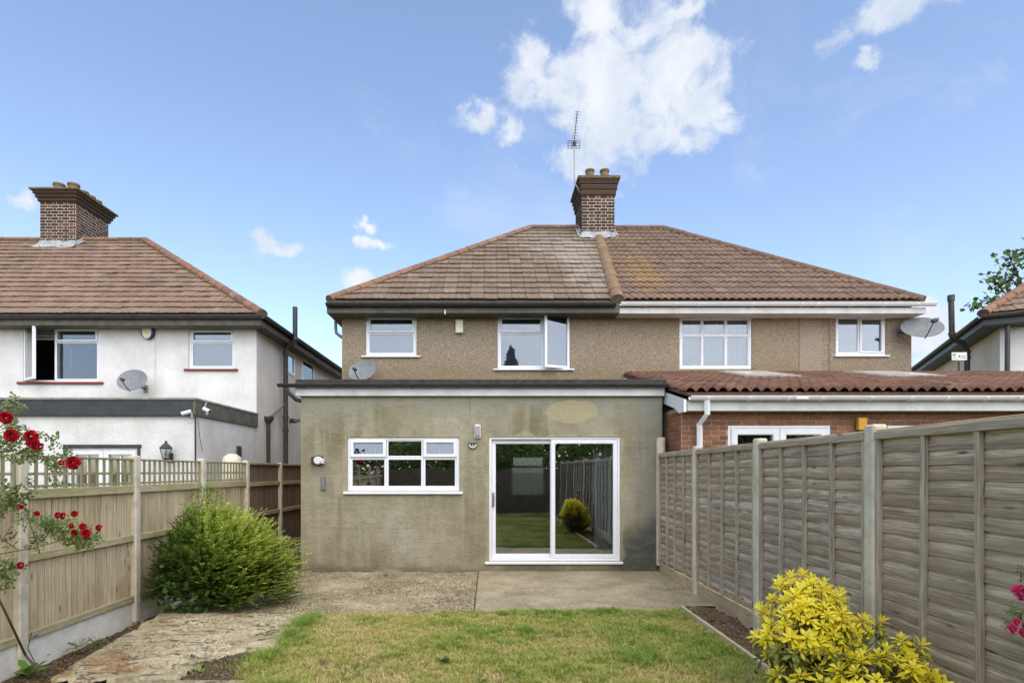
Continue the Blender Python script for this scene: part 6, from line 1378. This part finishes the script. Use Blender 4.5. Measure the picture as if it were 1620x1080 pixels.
# --- weeds
def weed(loc, n, s, label, seed, kind='broad'):
    r = np.random.default_rng(seed); az = r.random(n)*6.28; el = r.uniform(.25,1.2,n); d = np.stack([np.cos(az)*np.cos(el), np.sin(az)*np.cos(el), np.sin(el)], 1)
    o = thing('weed', loc, label, 'weed')
    if kind == 'broad': p = d*s*.25*r.random((n,1)); V, Fa, kk = leaf_mesh(p, d, np.tile([0,-.3,1.],(n,1)), s*r.uniform(.6,1,n), s*r.uniform(.25,.42,n), .12, 2, .3)
    else:
        m_ = 10; tt_ = np.linspace(.15,1,m_); p = (d[:,None]*s*tt_[None,:,None]); p[:,:,2] -= s*.35*tt_[None]**2; p = np.repeat(p.reshape(-1,3), 2, 0); sd = nz(np.cross(d, [0,0,1.])); dd = np.stack([d[:,None]*.4+sd[:,None]*q for q in (1.,-1.)], 2).repeat(m_, 1).reshape(-1,3); V, Fa, kk = leaf_mesh(p, dd, np.tile([0,0,1.],(len(p),1)), np.full(len(p), s*.18), np.full(len(p), s*.06), .1)
    me = np_mesh('leaves', V, Fa, M['weed_leaf'], {'rnd': np.repeat(np.clip(r.normal(.5,.25,len(V)//kk),0,1), kk)}, kind == 'broad'); q = bpy.data.objects.new('leaves', me); COL.objects.link(q); q.parent = o; return o
def G(u, v, z=0): D_ = F*(EYE-z)/(v-VC); return Vector((PX(u,D_), D_, z))
weed(G(47,1068,-.17), 16, .16, 'broad leaved weed at the foot of the climbing rose', 1); weed(G(60,1040,-.16), 12, .10, 'small weed beside the rose cane by the concrete post', 2)
weed(G(125,1026,-.14), 14, .15, 'ferny weed against the gravel board left of the path', 3, 'fern'); weed(G(150,1020,-.12), 12, .13, 'second ferny weed nearer the path edge in the soil strip', 4, 'fern')
weed(G(228,992,-.08), 16, .09, 'low green weed at the path corner below the big shrub', 5); weed(G(612,909,.0), 10, .06, 'tiny weed at the foot of the rendered wall', 6)
weed(G(303,1040,.0), 9, .06, 'small upright weed growing in the broken path edge', 7); weed(G(317,1064,-.02), 14, .06, 'yellow green weed between path and kerb piece', 8)
weed(G(700,1047,.0), 22, .075, 'dark green weed rosette in the middle of the lawn', 9); weed(G(757,1078,.0), 16, .06, 'small weed rosette at the near edge of the lawn', 10)
weed(G(590,985,.0), 10, .045, 'tiny weed in the dry patch of the lawn', 11); weed(G(255,962,-.05), 14, .09, 'weed leaves spilling from under the big green shrub', 12)
# --- tree top beyond the cream house
def limb(b, p, q, r0, r1): b.tube([p, (Vector(p)+Vector(q))/2+Vector((rdm.uniform(-.1,.1),0,rdm.uniform(-.05,.15))), q], [r0, (r0+r1)/2, r1], 6, cap=False)
tr = thing('maple_tree', (20.8,20.5,-.2), 'green leafed tree whose branch tips show above the cream house roof', 'tree')
b = MB(); tk = Vector((20.8,20.5,-.2)); fork = Vector((20.6,20.4,5.2)); b.tube([tk, (20.7,20.5,2.5), fork], [.24,.19,.15], 10, cap=False)
tipsT = [P(1545,482,20.0), P(1560,478,20.1), P(1578,470,20), P(1572,442,20), P(1590,452,20.1), P(1605,420,20.1), P(1600,440,20.2), P(1618,448,20.2), P(1612,470,20.1), P(1596,405,20.2), P(1640,430,20.3), P(1620,400,20.3), P(1660,400,20.5), P(1680,440,20.6), P(1700,380,20.8), P(1700,470,20.8), P(1730,420,20.9), P(1650,470,20.4), P(1740,480,21.0), P(1630,480,20.3)]
for q in tipsT: limb(b, fork+Vector((0,0,rdm.uniform(0,1.5))), q, .06, .015)
b.build('trunk', M['bark'], tr)
P_ = []
for i, q in enumerate(tipsT):
    n = 120 if i > 11 else (34 if i > 1 else 26); sg = .42 if i > 11 else .17
    P_.append(np.array(q)+rng.normal(size=(n,3))*np.array([sg*1.25, sg, sg*.62]))
P_ = np.concatenate(P_); n = len(P_); V, Fa, kk = leaf_mesh(P_, rng.normal(size=(n,3))+np.array([-.2,-.3,-.2]), rng.normal(size=(n,3))*.6+np.array([0,-.4,.8]), rng.uniform(.13,.22,n), rng.uniform(.12,.2,n), .12, 1)
np_obj('crown', np_mesh('crown', V, Fa, M['tree_leaf'], {'rnd': np.repeat(rng.random(n), kk)}), tr, 'stuff')
# --- trees and fence at the bottom of the garden, behind the camera: what the glass mirrors
def back_tree(x, y, h, r, label, conifer=False, seed=0):
    rg = np.random.default_rng(seed); t_ = thing('garden_tree', (x,y,-.25), label, 'tree', 'trees at the bottom of the garden')
    MB().tube([(x,y,-.3),(x+.1,y,h*.35),(x,y,h*.8)], [.16,.12,.04], 8).build('trunk', M['bark'], t_)
    n = 11000; d = nz(rg.normal(size=(n,3))); q = d*rg.random((n,1))**.4
    if conifer: z = rg.random(n); rr_ = r*(1-z)**.7*(.75+.35*rg.random(n)); a = rg.random(n)*6.28; q = np.stack([x+np.cos(a)*rr_*(1+.25*rg.random(n)), y+np.sin(a)*rr_, .3+z*h+.3*rg.normal(size=n)], 1)
    else:
        lump_ = 1+.25*np.array([mnoise.noise(Vector(c_*2.2)+Vector((seed,0,0))) for c_ in d]); q = q*lump_[:,None]*np.array([r, r, h*.44])+np.array([x, y, h*.58])
    V, Fa, kk = leaf_mesh(q, rg.normal(size=(n,3)), rg.normal(size=(n,3))+np.array([0,0,.7]), rg.uniform(.16,.3,n), rg.uniform(.12,.2,n), .1); np_obj('crown', np_mesh('crown', V, Fa, M['dark_tree_leaf'], {'rnd': np.repeat(rg.random(n), kk)}), t_, 'stuff')
for k, (x, y, h, r, lb) in enumerate([(-9,-13,6.6,3.0,'broad dark tree at the far left end of the garden'),(-4.5,-14,6.2,2.9,'rounded dark tree behind the left corner of the garden'),(0.3,-13.5,5.6,2.8,'low spreading tree behind the middle of the garden'),(4.6,-14,6.6,2.9,'dense tree behind the right corner of the garden'),(9.5,-13,6.8,3.0,'tall broad tree at the far right end of the garden'),(14,-11,6,3,'outer tree beyond the right neighbour')]): back_tree(x, y, h+.5, r+.6, lb, seed=k)
back_tree(PX(808,39.8), -15, 9.6, 1.35, 'slim pointed conifer rising above the other garden trees', True, 9)
hd = thing('garden_hedge', (-.5,-5.6,-.25), 'tall dense green hedge behind the fence at the bottom of the garden', 'hedge')
n = 26000; q = np.stack([rng.uniform(-9, 9, n), -5.6+rng.normal(0,.35,n), rng.uniform(-.2, 1, n)**.8*3.0], 1); q = np.nan_to_num(q, nan=.2); q[:,2] *= 1+.12*np.sin(q[:,0]*1.7)+.08*np.sin(q[:,0]*4.1)
V, Fa, kk = leaf_mesh(q, rng.normal(size=(n,3)), rng.normal(size=(n,3))+np.array([0,.6,.6]), rng.uniform(.10,.18,n), rng.uniform(.07,.12,n), .1)
np_obj('foliage', np_mesh('foliage', V, Fa, M['dark_tree_leaf'], {'rnd': np.repeat(np.clip(q[:,2]*.25+rng.random(n)*.5, 0, 1), kk)}), hd, 'stuff')
gf = thing('end_fence', (-.8,-3.9,0), 'plain timber fence closing the bottom of the garden', 'fence')
pn = MB().box(-.9, .9, -.012, .012, -.1, 1.75).mesh('fence_panel', M['brown_fence_wood'])
for k in range(4): inst(pn, 'fence_panel', gf, (-3.45+1.82*k, -3.9, 0))
